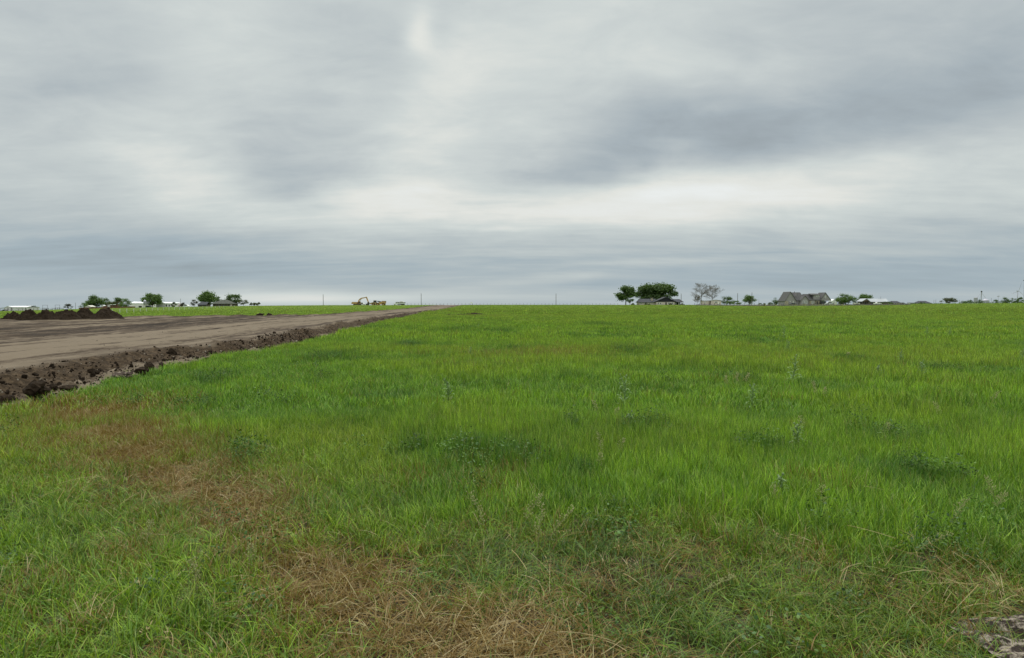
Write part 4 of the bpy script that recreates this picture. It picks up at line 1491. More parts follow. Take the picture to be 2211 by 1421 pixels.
tree(430, 466, 629.5, 662, 352, 'tall pointed tree behind the dark hip-roofed farmhouse', 'leaf_mid', .1, 40, dens=1.5, lobes=12)
tree(460, 479, 640, 662, 362, 'dark tree behind the ridge of the hip-roofed farmhouse', 'leaf', .1, 41, lobes=7)
tree(487, 520, 635.5, 661.5, 352, 'broad dark tree at the right end of the hip-roofed farmhouse', 'leaf', .12, 42, dens=1.2, lobes=11)
tree(515, 537, 647, 661, 345, 'low wide tree standing right of the farmhouse', 'leaf_olive', .25, 43, lobes=8)
tree(539, 548, 653, 661, 348, 'leftmost of three tiny orchard trees right of the farmhouse', 'leaf_olive', .25, 44, lobes=5)
tree(546, 554, 653.5, 661, 350, 'middle of three tiny orchard trees right of the farmhouse', 'leaf_olive', .25, 46, lobes=5)
tree(552, 562, 652.5, 661, 348, 'rightmost of three tiny orchard trees right of the farmhouse', 'leaf_olive', .25, 47, lobes=5)

for a in [(163, 653, 667, 350, 'short thin pole left of the large farm tree'), (390, 646, 664, 350, 'pole beside the white gabled workshop'),
          (698, 636, 660, 352, 'tall pole alone on the skyline left of the excavator'), (909.5, 634, 660, 352, 'tall pole right of the water truck'),
          (1200.5, 633.5, 659, 352, 'tall pole alone on the middle of the skyline'), (1470.6, 634, 659, 345, 'pole at the right end of the navy-roofed house'),
          (1592.4, 633, 659, 352, 'pole left of the round lone tree'), (1623.3, 632, 659, 340, 'pole in front of the round lone tree'),
          (1638.5, 645, 658.5, 420, 'short far pole right of the round lone tree'), (1983.3, 648, 656.5, 400, 'short pole left of the small grey-roofed house'),
          (2016.3, 647, 656.5, 400, 'left of two short poles right of the small grey-roofed house'), (2020.4, 646, 656.5, 400, 'right of two short poles right of the small grey-roofed house'),
          (2140, 643, 656, 420, 'short pole right of the cone-roofed grain bin'), (2071.4, 646, 656, 420, 'thin pole left of the grain bins')]:
    pole(*a, rad=.16 if a[2] - a[1] > 20 else .10)


# ------------------------------------------------------------------ buildings: local units are photo pixels at the building's distance
def house(name, label, cat, cx, Y, base, rz=0.0):
    s = Y / F
    c = at(cx, Y)
    c.z = CAMZ + (YE - base) * s
    root = thing(name, label, cat, c, rz)
    return root, s


def X_(cx, base):
    return (lambda px: px - cx), (lambda py: base - py)


def window(root, s, x0, x1, z0, z1, y=-.0, bars=(1, 1), frame='trim', fw=.5):
    f = MB(s)
    f.box(x0, x1, y - .5, y + .1, z0, z0 + fw); f.box(x0, x1, y - .5, y + .1, z1 - fw, z1)
    f.box(x0, x0 + fw, y - .49, y + .1, z0 + fw, z1 - fw); f.box(x1 - fw, x1, y - .49, y + .1, z0 + fw, z1 - fw)
    for i in range(1, bars[0]):
        xm = x0 + (x1 - x0) * i / bars[0]
        f.box(xm - fw * .3, xm + fw * .3, y - .42, y + .1, z0 + fw, z1 - fw)
    for i in range(1, bars[1]):
        zm = z0 + (z1 - z0) * i / bars[1]
        f.box(x0 + fw, x1 - fw, y - .40, y + .1, zm - fw * .3, zm + fw * .3)
    w = f.build('window', M[frame], root)
    MB(s).box(x0 + fw * .8, x1 - fw * .8, y - .2, y + .05, z0 + fw * .8, z1 - fw * .8).build('pane', M['glass'], w)
    return w


def door(root, s, x0, x1, z1, y=0, mat='dark_steel'):
    d = MB(s).box(x0, x1, y - .3, y + .1, 0, z1).build('door', M[mat], root)
    MB(s).box(x1 - .5, x1 - .3, y - .55, y - .3, z1 * .45, z1 * .52).build('handle', M['zinc'], d)
    return d


def gable_front(root, s, x0, x1, xa, ze, za, y0, y1, wall, roof, over=1.2, th=.9, base=-2):
    """gable that faces the camera: wall, and a two-plane roof whose ridge runs away from us"""
    MB(s).prism_y([(x0, base), (x1, base), (x1, ze), (xa, za), (x0, ze)], y0, y1).build('wall', M[wall], root)
    sl0, sl1 = (za - ze) / (xa - x0), (za - ze) / (x1 - xa)
    r = MB(s)
    t = th
    r.prism_y([(x0 - over, ze - sl0 * over), (xa, za), (xa, za + t * 1.3), (x0 - over, ze - sl0 * over + t)], y0 - over, y1 + over * .5)
    r.prism_y([(xa, za), (x1 + over, ze - sl1 * over), (x1 + over, ze - sl1 * over + t), (xa, za + t * 1.3)], y0 - over, y1 + over * .5)
    return r.build('roof', M[roof], root)


def gable_side(root, s, x0, x1, y0, y1, ze, za, wall, roof, over=1.2, th=.8, base=-2, hip0=0.0, hip1=0.0):
    """ridge runs left to right"""
    ym = (y0 + y1) / 2
    MB(s).prism_x([(y0, base), (y1, base), (y1, ze), (ym, za), (y0, ze)] if not (hip0 or hip1) else [(y0, base), (y1, base), (y1, ze), (y0, ze)], x0, x1).build('wall', M[wall], root)
    sl = (za - ze) / (ym - y0)
    a, b = x0 - over, x1 + over
    zo = ze - sl * over
    r = MB(s)
    z = lambda v: v + .25
    r.slab([(a, y0 - over, z(zo)), (b, y0 - over, z(zo)), (b - hip1, ym, z(za)), (a + hip0, ym, z(za))], th * .8)
    r.slab([(a + hip0, ym, z(za)), (b - hip1, ym, z(za)), (b, y1 + over, z(zo)), (a, y1 + over, z(zo))], th * .8)
    if hip0: r.slab([(a, y1 + over, z(zo)), (a, y0 - over, z(zo)), (a + hip0, ym, z(za))], th * .8)
    if hip1: r.slab([(b, y0 - over, z(zo)), (b, y1 + over, z(zo)), (b - hip1, ym, z(za))], th * .8)
    return r.build('roof', M[roof], root)


def grey_house():
    cx, base = 1746, 658
    root, s = house('gabled_house', 'large grey two-storey house with several steep gables and a carport', 'house', cx, 345, base)
    x, z = X_(cx, base)
    gable_front(root, s, x(1695.6), x(1718.5), x(1706.3), z(649), z(631), 0, 34, 'grey_wall', 'grey_roof')
    gable_side(root, s, x(1707), x(1742), 6, 40, z(648.2), z(631.2), 'grey_wall', 'grey_roof', over=.8, hip1=5)
    gable_front(root, s, x(1728.3), x(1744.6), x(1736.3), z(648.5), z(639.3), -3, 16, 'grey_wall', 'grey_roof', over=1.0)
    gable_side(root, s, x(1741), x(1773), 3, 30, z(648), z(635), 'stone_wall', 'grey_roof', over=.6)
    g = gable_front(root, s, x(1772.5), x(1794.2), x(1782.5), z(648), z(632.6), 1.5, 30, 'grey_wall', 'grey_roof', over=1.0, base=z(648.8))
    # dormer over the porch
    MB(s).box(x(1758), x(1771.5), 4, 12, z(647), z(636)).build('dormer', M['grey_wall'], root)
    MB(s).slab([(x(1752), 2.4, z(636.2)), (x(1772), 2.4, z(636.2)), (x(1772), 15, z(633.6)), (x(1752), 15, z(633.6))], .7).build('roof', M['grey_roof'], root)
    window(root, s, x(1763.3), x(1770), z(640.6), z(637.9), 4, (3, 1))
    # porch between the front gable and the carport
    for px in (1746.5, 1760, 1771.5):
        MB(s).box(x(px) - .5, x(px) + .5, -.4, .6, -1, z(648.2)).build('porch_post', M['dark_steel'], root)
    window(root, s, x(1753.6), x(1756.2), z(656), z(649.8), 3, (1, 2)); window(root, s, x(1757), x(1759.6), z(656), z(649.8), 3, (1, 2))
    door(root, s, x(1764.5), x(1767.5), z(650.5), 3)
    for k in range(3):
        a = 1732 + k * 3.4
        window(root, s, x(a), x(a + 2.6), z(655.6), z(649.6), -3, (1, 2))
    window(root, s, x(1711.6), x(1713.4), z(654), z(650.2), 0, (1, 2))
    window(root, s, x(1705.2), x(1707.2), z(652), z(650), 0)
    window(root, s, x(1781.5), x(1783.5), z(643.6), z(638.6), 1.5, (1, 2))
    # stone base course on the left gable, carport back wall, posts, chimney and vent
    MB(s).box(x(1695.3), x(1702), -.35, 2, -2, z(650.5)).build('stone_veneer', M['stone_wall'], root)
    MB(s).box(x(1773), x(1793.5), 26, 28, -2, z(648.8)).build('carport_wall', M['white'], root)
    for px in (1773, 1783.2, 1793.6):
        MB(s).box(x(px) - .45, x(px) + .45, 2.0, 3.0, -2, z(648.8)).build('carport_post', M['trim'], root)
    MB(s).box(x(1722.5), x(1726), 14, 18, z(640), z(632.5)).build('dormer_vent', M['grey_wall'], root)
    MB(s).tube((x(1724.3), 20, z(634)), (x(1724.3), 20, z(628.6)), .45, .45, 8).build('flue_pipe', M['dark_steel'], root)


grey_house()


def navy_house():
    cx, base = 1426, 659.3
    root, s = house('ranch_house', 'low beige house with a charcoal roof and a wide dark front gable', 'house', cx, 345, base)
    x, z = X_(cx, base)
    gable_side(root, s, x(1380), x(1416), 2, 26, z(652), z(645.5), 'trailer', 'dark_roof', over=2.0, hip0=5)
    gable_side(root, s, x(1455), x(1458), 4, 24, z(651.5), z(645.7), 'trailer', 'dark_roof', over=1)
    # front gable
    MB(s).prism_y([(x(1416), -2), (x(1456.6), -2), (x(1456.6), z(652)), (x(1416), z(652))], -2, 20).build('wall', M['trailer'], root)
    MB(s).prism_y([(x(1414.5), z(651.95)), (x(1458), z(651.95)), (x(1437), z(642.6))], -2.4, 22).build('gable_boards', M['navy'], root)
    r = MB(s)
    r.prism_y([(x(1411.5), z(652.8)), (x(1437), z(642.3)), (x(1437), z(641.1)), (x(1411.5), z(651.9))], -4.2, 24)
    r.prism_y([(x(1437), z(642.3)), (x(1460.5), z(652.8)), (x(1460.5), z(651.9)), (x(1437), z(641.1))], -4.2, 24)
    r.build('roof', M['dark_roof'], root)
    # carport wing on posts
    r = MB(s)
    r.slab([(x(1456), -1, z(652)), (x(1476), -1, z(652)), (x(1470), 11, z(645.8)), (x(1456), 11, z(645.8))], .8)
    r.slab([(x(1456), 11, z(645.8)), (x(1470), 11, z(645.8)), (x(1476), 23, z(652)), (x(1456), 23, z(652))], .8)
    r.slab([(x(1476), -1, z(652)), (x(1476), 23, z(652)), (x(1470), 11, z(645.8))], .8)
    r.build('carport_roof', M['dark_roof'], root)
    for px in (1459.5, 1466, 1474.5):
        MB(s).box(x(px) - .4, x(px) + .4, -.2, .6, -2, z(651.5)).build('carport_post', M['trim'], root)
    MB(s).box(x(1457), x(1474), 19, 20, -2, z(652)).build('carport_wall', M['navy'], root)
    ch = MB(s).box(x(1407.2), x(1411.2), 6, 10, z(650), z(643.8)).build('chimney', M['stone_wall'], root)
    MB(s).box(x(1406.8), x(1411.6), 5.6, 10.4, z(643.8), z(643.2)).build('cap', M['stone'], ch)
    for a, b in ((1382.5, 1386), (1392, 1396), (1401, 1404)):
        window(root, s, x(a), x(b), z(656.8), z(653.6), 2, (2, 1))
    for a, b in ((1419.5, 1423), (1424, 1427.5)):
        window(root, s, x(a), x(b), z(657.4), z(653), -2, (1, 2))
    window(root, s, x(1441.5), x(1446.5), z(657.5), z(652.8), -2, (2, 2)); window(root, s, x(1449.5), x(1453), z(657), z(653), -2, (1, 2))
    door(root, s, x(1436), x(1439), z(652.8), -2)


navy_house()
for k, (a, b, t, l) in enumerate([(1392, 1398, 653.5, 'dark shrub under the left windows of the navy-roofed house'), (1399, 1404, 656, 'tiny shrub left of the chimney of the navy-roofed house'),
                                  (1444, 1451, 655, 'shrub below the front gable windows of the navy-roofed house'), (1469, 1478, 655.5, 'rounded shrub at the carport of the navy-roofed house'),
                                  (1363, 1370, 655, 'grassy shrub left of the navy-roofed house')]):
    tree(a, b, t, 660, 341, l, 'leaf_olive', .03, 70 + k, name='shrub', cat='shrub', lobes=4)


def mobile_home():
    cx, base = 1538, 659.6
    root, s = house('mobile_home', 'beige mobile home with two square windows beside the bare trees', 'mobile home', cx, 344, base)
    x, z = X_(cx, base)
    gable_side(root, s, x(1517.6), x(1533.5), 4, 18, z(649.6), z(648.3), 'trailer', 'zinc_roof', over=.4)
    MB(s).prism_y([(x(1534), -2), (x(1557), -2), (x(1557), z(649.4)), (x(1545.5), z(648)), (x(1534), z(649.4))], 0, 20).build('wall', M['trailer'], root)
    r = MB(s)
    r.prism_y([(x(1533.2), z(649.4)), (x(1545.5), z(647.9)), (x(1545.5), z(647.2)), (x(1533.2), z(648.7))], -.6, 20.5)
    r.prism_y([(x(1545.5), z(647.9)), (x(1557.8), z(649.4)), (x(1557.8), z(648.7)), (x(1545.5), z(647.2))], -.6, 20.5)
    r.build('roof', M['zinc_roof'], root)
    window(root, s, x(1543.3), x(1548.3), z(654.4), z(650.6), 0, (2, 1)); window(root, s, x(1522), x(1524.3), z(654.2), z(650.6), 4)
    MB(s).box(x(1532.7), x(1534.3), -.25, .2, -2, z(649.5)).build('corner_trim', M['brown_wall'], root)
    door(root, s, x(1550.5), x(1553), z(651.5), 0, 'trim')
    st = MB(s).box(x(1557.2), x(1561), 3, 8, -2, 3).build('steps', M['white'], root)


mobile_home()


def metal_barn():
    cx, base = 1890, 657.4
    root, s = house('open_barn', 'low barn with a pale metal roof and an open dark front porch', 'barn', cx, 348, base)
    x, z = X_(cx, base)
    gable_side(root, s, x(1876), x(1918), 0, 22, z(651.2), z(645), 'rust', 'zinc_roof', over=1.2)
    MB(s).prism_y([(x(1861), z(651)), (x(1876), z(651)), (x(1869.5), z(645.6))], -2, 20).build('gable_boards', M['rust'], root)
    r = MB(s)
    r.prism_y([(x(1859.5), z(651.6)), (x(1869.5), z(645.5)), (x(1869.5), z(644.7)), (x(1859.5), z(650.8))], -3, 21)
    r.prism_y([(x(1869.5), z(645.5)), (x(1877.5), z(651.6)), (x(1877.5), z(650.8)), (x(1869.5), z(644.7))], -3, 21)
    r.build('roof', M['zinc_roof'], root)
    for px in (1861.3, 1866, 1870.5, 1875.3):
        MB(s).box(x(px) - .35, x(px) + .35, -1.6, -1, -2, z(651)).build('porch_post', M['wood'], root)
    MB(s).box(x(1861), x(1876), 16, 17, -2, z(651)).build('wall', M['brown_wall'], root)
    MB(s).tube((x(1907.8), 11, z(646)), (x(1907.8), 11, z(639.8)), .35, .35, 8).build('flue_pipe', M['zinc'], root)
    door(root, s, x(1880), x(1886), z(652.5), 0, 'dark_steel'); door(root, s, x(1889), x(1897), z(652), 0, 'black')


metal_barn()


def small_house(cx, base, x0, x1, xr0, xr1, zt, ze, label, wing=None, Y=380):
    root, s = house('small_house', label, 'house', cx, Y, base)
    x, z = X_(cx, base)
    gable_side(root, s, x(x0), x(x1), 0, 20, z(ze), z(zt), 'trailer', 'dark_roof', over=.6, hip0=xr0 - x0, hip1=x1 - xr1)
    window(root, s, x(x0 + 3), x(x0 + 5), z(ze) - 2.2, z(ze) - .6, 0, fw=.2)
    if wing:
        gable_side(root, s, x(wing[0]), x(wing[1]), 2, 14, z(wing[3]), z(wing[2]), 'white', 'dark_roof', over=.5)


small_house(1938, 657.3, 1929, 1947, 1931, 1942, 650.2, 654.6, 'small dark-roofed house right of the metal-roofed barn, with a pale end wing', (1945, 1956, 653.6, 655.4))
small_house(1992, 656.8, 1984, 2012, 1990, 2004, 650, 654.9, 'small grey-roofed house alone between the barn and the olive tree', (1969, 1984, 653.7, 655.2))


def shed(x0, x1, top, eave, base, Y, label, wall='white', roof='white_roof'):
    cx = (x0 + x1) / 2
    root, s = house('shed', label, 'shed', cx, Y, base)
    x, z = X_(cx, base)
    gable_front(root, s, x(x0), x(x1), x(cx), z(eave), z(top), 0, (x1 - x0) * 1.2, wall, roof, over=.4, th=.4)
    door(root, s, x(cx) - 1.2, x(cx) + 1.2, z(eave) - .8, 0, 'grey_siding')


shed(1796, 1807, 646.5, 650, 657.5, 362, 'small white gabled shed at the right end of the grey gabled house')


def left_barn():
    cx, base = 35, 673.4
    root, s = house('metal_barn', 'long white metal barn with a lean-to at the left edge', 'barn', cx, 322, base)
    x, z = X_(cx, base)
    MB(s).prism_y([(x(9.5), -3), (x(24), -3), (x(24), z(664.3)), (x(17), z(661.2)), (x(9.5), z(664.3))], 0, 40).build('wall', M['grey_siding'], root)
    MB(s).box(x(24.05), x(55.6), 1, 38, -3, z(663.6)).build('side_wall', M['grey_siding'], root)
    r = MB(s)
    r.slab([(x(24.6), -.2, z(663.2)), (x(56.4), -.2, z(663.2)), (x(56.4), 19, z(660.6)), (x(17.5), 19, z(660.6)), (x(17.2), -.6, z(660.9))], .35)
    r.slab([(x(17.5), 19, z(660.6)), (x(56.4), 19, z(660.6)), (x(56.4), 39, z(663.6)), (x(24), 39, z(663.6))], .35)
    r.slab([(x(8.7), -.6, z(664.5)), (x(17.2), -.6, z(660.8)), (x(17.5), 40, z(660.8)), (x(8.7), 40, z(664.5))], .35)
    r.build('roof', M['white_roof'], root)
    lt = MB(s).slab([(x(-6), -.5, z(665.7)), (x(9), -.5, z(664.2)), (x(9), 34, z(664.2)), (x(-6), 34, z(665.7))], .4).build('lean_to_roof', M['zinc_roof'], root)
    for px in (-5.5, 1.5, 9.0):
        MB(s).box(x(px) - .2, x(px) + .2, 0, .5, -3, z(665.2)).build('lean_to_post', M['dark_steel'], root)
    for px in (17, 24, 55.2):
        MB(s).box(x(px) - .35, x(px) + .35, -.45, -.02, -3, z(664)).build('corner_trim', M['dark_steel'], root)
    MB(s).box(x(28), x(34), .6, 1.02, -3, z(666)).build('door', M['white'], root)


left_barn()


def white_barn():
    cx, base = 304, 665.2
    root, s = house('white_barn', 'white low barn behind the steel feed silo', 'barn', cx, 350, base)
    x, z = X_(cx, base)
    MB(s).box(x(280), x(327), 0, 26, -2, z(654.5)).build('wall', M['white_siding'], root)
    MB(s).slab([(x(279.3), -1, z(654.6)), (x(327.8), -1, z(655)), (x(327.8), 13, z(652.9)), (x(281), 13, z(651.2))], .5).build('roof', M['white_roof'], root)
    MB(s).slab([(x(281), 13.1, z(651.2)), (x(327.8), 13.1, z(652.9)), (x(327.8), 27, z(655)), (x(279.3), 27, z(654.6))], .5).build('roof', M['white_roof'], root)
    door(root, s, x(299.5), x(306), z(660.5), 0, 'dark_steel')
    MB(s).tube((x(298.8), 13, z(652)), (x(298.8), 13, z(647.8)), .25, .25, 6).build('flue_pipe', M['zinc'], root)


white_barn()


def feed_silo():
    Y = 338
    c = at(312.8, Y)
    s = Y / F
    root = thing('feed_silo', 'grey steel feed silo on legs before the white barn', 'silo', c)
    b = MB(s)
    b.lathe([(.4, 5), (2.8, 8.5), (2.8, 15), (2.6, 15.3), (.6, 16.8), (.01, 16.9)], (0, 0), 20)
    b.build('tank', M['zinc'], root, True)
    for z in (8.5, 10.6, 12.8, 15):
        MB(s).lathe([(2.8, z - .12), (2.95, z), (2.8, z + .12)], (0, 0), 20).build('hoop', M['zinc'], root)
    for a in range(4):
        t = a * PI / 2 + .6
        MB(s).tube((2.6 * math.cos(t), 2.6 * math.sin(t), -1.5), (2.7 * math.cos(t), 2.7 * math.sin(t), 8.8), .18, .18, 6).build('leg', M['dark_steel'], root)
    MB(s).tube((1.5, 0, 5.5), (9.5, 1, 9.5), .2, .2, 6).build('auger', M['zinc'], root)


feed_silo()


def workshop():
    cx, base = 358, 664.8
    root, s = house('workshop', 'white gabled workshop with two dark windows in its side', 'workshop', cx, 348, base)
    x, z = X_(cx, base)
    MB(s).prism_y([(x(337), -2), (x(356), -2), (x(356), z(655.2)), (x(347), z(652.6)), (x(337), z(656.5))], 0, 30).build('wall', M['grey_siding'], root)
    MB(s).box(x(356.05), x(382), 1, 28, -2, z(654.8)).build('side_wall', M['white_siding'], root)
    r = MB(s)
    r.slab([(x(336.3), -.6, z(656.4)), (x(347), -.6, z(652.2)), (x(347), 30, z(652.2)), (x(336.3), 30, z(656.4))], .4)
    r.slab([(x(347), -.6, z(652.2)), (x(356.6), -.6, z(654.9)), (x(383), .2, z(654.5)), (x(383), 15, z(653)), (x(347), 15, z(652.2))], .4)
    r.build('roof', M['white_roof'], root)
    for px in (357.6, 363.7):
        window(root, s, x(px), x(px + 2.3), z(661.8), z(657.8), 1, frame='black', fw=.25)
    door(root, s, x(370), x(373.5), z(657.5), 1, 'grey_siding')
    MB(s).box(x(383.2), x(393), 6, 14, -2, z(658)).build('annex', M['trailer'], root)


workshop()


def farmhouse():
    cx, base = 465, 663
    root, s = house('farmhouse', 'dark brown farmhouse with a grey-green hip roof among trees', 'house', cx, 344, base)
    x, z = X_(cx, base)
    gable_side(root, s, x(460), x(502), 0, 26, z(655.2), z(647.3), 'brown_wall', 'brown_roof', over=1.4, hip0=13, hip1=20)
    for a in (463, 469, 475, 481, 487, 493):
        window(root, s, x(a), x(a + 3), z(661), z(656.6), 0, (1, 2), 'brown_wall')
    door(root, s, x(498), x(500.4), z(656.8), 0, 'trailer')
    for a in (460, 466.5, 472.8, 479, 485.4, 491.6, 502):
        MB(s).box(x(a) - .35, x(a) + .35, -.9, -.3, -2, z(655.3)).build('porch_post', M['wood'], root)


farmhouse()


def garage():
    cx, base = 436, 663.4
    root, s = house('garage', 'blue-grey roofed garage left of the dark farmhouse', 'garage', cx, 338, base)
    x, z = X_(cx, base)
    gable_side(root, s, x(427), x(445.5), 0, 18, z(657.6), z(652.3), 'brown_wall', 'dark_roof', over=.8, hip0=3)
    door(root, s, x(430), x(436), z(658.5), 0, 'dark_steel'); door(root, s, x(438), x(444), z(658.5), 0, 'dark_steel')


garage()


def red_shed():
    cx, base = 240, 666
    root, s = house('red_shed', 'weathered red shed under a slanted rusty roof between trees', 'shed', cx, 340, base)
    x, z = X_(cx, base)
    MB(s).box(x(232), x(253), 0, 14, -2, z(657)).build('wall', M['red_wall'], root)
    MB(s).box(x(232.3), x(238), -.3, -.02, -2, z(657.6)).build('door', M['grey_siding'], root)
    MB(s).slab([(x(231), -3, z(655)), (x(257), -3, z(651.2)), (x(257), 16, z(650)), (x(231), 16, z(654))], .7).build('roof', M['rust'], root)
    for px in (231.8, 244, 256):
        MB(s).box(x(px) - .3, x(px) + .3, -2.6, -2, -2, z(651.6) - (256 - px) * .145).build('roof_post', M['wood'], root)
    MB(s).prism_y([(x(222), -2), (x(231.9), -2), (x(231.9), z(659)), (x(222), z(661.5))], 1, 12).build('lean_to', M['red_wall'], root)
    MB(s).box(x(238.5), x(251), -1.6, -.6, z(658.5), z(657)).build('shelf', M['white'], root)


red_shed()
shed(218, 224, 659, 660.5, 665.5, 345, 'tiny white shed left of the red shed')
shed(183, 196, 660, 662.5, 666.5, 332, 'low whitish shelter under the large farm tree', 'canvas', 'canvas')


# ------------------------------------------------------------------ fences
def board_fence(a, b, top, base, Y, label):
    p, q = at(a, Y), at(b, Y)
    s = Y / F
    root = thing('board_fence', label, 'fence', p)
    h = (base - top) * s
    ln = q.x - p.x
    dz = q.z - p.z
    MB().prism_y([(0, -.3), (ln, dz - .3), (ln, dz + h), (0, h)], 0, .06).build('boards', M['red_wall'], root)
    for k in range(9):
        x = ln * k / 8
        MB().box(x - .07, x + .07, -.08, -.003, dz * k / 8 - .4, dz * k / 8 + h + .15).build('post', M['wood'], root)


board_fence(170, 292, 663.8, 667, 331, 'low reddish board fence before the red shed and farm trees')


def post_fence(name, label, pts, hgt, mat, rad, wires, every=None, wire_rad=.012):
    pts = [Vector((p.x, p.y, float(T(p.x, p.y)))) for p in pts]
    p0 = pts[0]
    root = thing(name, label, 'fence', p0)
    prev = None
    ws = MB()
    for p in pts:
        d = p - p0
        MB().box(d.x - rad, d.x + rad, d.y - rad, d.y + rad, d.z - .4, d.z + hgt).build('post', M[mat], root)
        if prev is not None:
            for w in wires:
                ws.tube(prev + Vector((0, 0, hgt * w)), d + Vector((0, 0, hgt * w)), wire_rad, wire_rad, 4, False)
        prev = d
    ws.build('wire', M['zinc'], root)
    return root


pts = []
for (px, py) in [(243, 678), (259, 677.4), (274, 676.8), (289, 676), (303, 675), (316.5, 674), (329, 673.3), (341, 672.6), (353.5, 672), (365, 671.5), (377, 670.8),
                 (388, 670.3), (398, 669.7), (408, 669.2), (419, 668.6), (429, 668), (438, 667.6), (447, 667.2), (456.5, 666.6), (465, 666.2), (474, 665.6), (483, 665), (497, 664.4), (506, 664), (517, 663.4), (530, 662.8), (543, 662), (556, 661.6)]:
    x, y = gp(px, py)
    pts.append(Vector((x, y, float(T(x, y)))))
post_fence('electric_fence', 'line of white fence posts crossing the far left field', pts, .85, 'vinyl', .035, (.55, .9))
post_fence('wire_fence', 'dark wire fence along the middle skyline behind the road end', [at(px, 349) for px in np.linspace(872, 1334, 60)], 1.1, 'wood', .06, (.35, .65, .95))
post_fence('lawn_fence', 'wire fence in front of the grey gabled house and barn', [Vector((*gp(px, np.interp(px, [1500, 1560, 1650, 1760, 1850, 1960], [660.2, 661, 661.8, 661.2, 660.2, 659])), 0)) for px in np.linspace(1500, 1960, 44)], 1.25, 'wood', .06, (.3, .6, .95))
post_fence('pasture_fence', 'grey wire fence at the far left in front of the barn', [at(px, 312) for px in np.linspace(0, 136, 18)], 1.2, 'dark_steel', .05, (.3, .6, .95))


# rough grass strip along the lawn fence and shrubs at far left
def hedge_strip(px0, px1, Y, h, label, mat, seed, depth=3.0, name='hedge', dens=9):
    r = np.random.default_rng(seed)
    a, b = at(px0, Y), at(px1, Y)
    n_ = int((b.x - a.x) * dens)
    cos, q = [], []
    for _ in range(n_):
        t = r.random()
        px = px0 + (px1 - px0) * t
        c = at(px, Y + r.normal() * depth * .4)
        hh = h * (.4 + 1.0 * float(fbm(np.array([c.x * .25]), np.array([2.0]), 1, 3, seed)[0])) * r.random()
        p = np.array([c.x - a.x, c.y - a.y, c.z - a.z + hh])
        u = r.normal(size=3); u /= np.linalg.norm(u)
        v = np.cross(u, r.normal(size=3)); v /= np.linalg.norm(v)
        sz = .22 * r.uniform(.6, 1.4)
        k = len(cos)
        cos += [p - u * sz, p - v * sz * .6, p + u * sz, p + v * sz * .6]
        q.append((k, k + 1, k + 2, k + 3))
    o = np_mesh(name, cos, q, M[mat], smooth=False)
    o.location = a
    return tag(o, label, 'hedge')


for p0_, p1_, lb in [((1500, 660.1), (1650, 661.6), 'left stretch of dark rank growth along the wire fence, before the mobile home'),
                     ((1650, 661.6), (1800, 660.8), 'middle stretch of dark rank growth along the wire fence, before the grey house'),
                     ((1800, 660.8), (1965, 658.9), 'right stretch of dark rank growth along the wire fence, before the barn')]:
    tag(strip_heap('hedge', p0_, p1_, .8, .55, M['leaf_dusky'], 401, 200, False), lb, 'hedge')
hedge_strip(90, 138, 345, .9, 'low dark hedge behind the pipe frames at far left', 'leaf_dusky', 6, 2)
hedge_strip(1965, 2211, 345, .7, 'low dark hedge running under the grain bins to the right edge', 'leaf', 8, 2)


# pipe frames by the left barn
def pipe_frame(x0, x1, top, base, label):
    Y = 335
    s = Y / F
    c = at((x0 + x1) / 2, Y)
    root = thing('pipe_frame', label, 'gate frame', c, 0, 'tall pipe gate frames by the left barn')
    w, h = (x1 - x0) / 2 * s, (base - top) * s
    for sg in (-1, 1):
        MB().tube((sg * w, 0, -.4), (sg * w, 0, h), .06, .06, 8).build('upright', M['dark_steel'], root)
    MB().tube((-w - .05, 0, h), (w + .05, 0, h), .06, .06, 8).build('crossbar', M['dark_steel'], root)
    g = MB()
    for k in range(4):
        g.tube((-w, 0, .3 + k * .3), (w, 0, .3 + k * .3), .025, .025, 5, False)
    g.build('gate', M['dark_steel'], root)


pipe_frame(58, 60.5, 661, 672, 'narrow tall pipe frame at the right end of the left barn')
pipe_frame(66.5, 76.5, 660.8, 671, 'wide pipe gate frame nearest the left barn')
pipe_frame(92, 102.3, 659.6, 670, 'middle wide pipe gate frame left of the dusky bush')
pipe_frame(119, 129, 659, 669, 'wide pipe gate frame nearest the dusky bush')


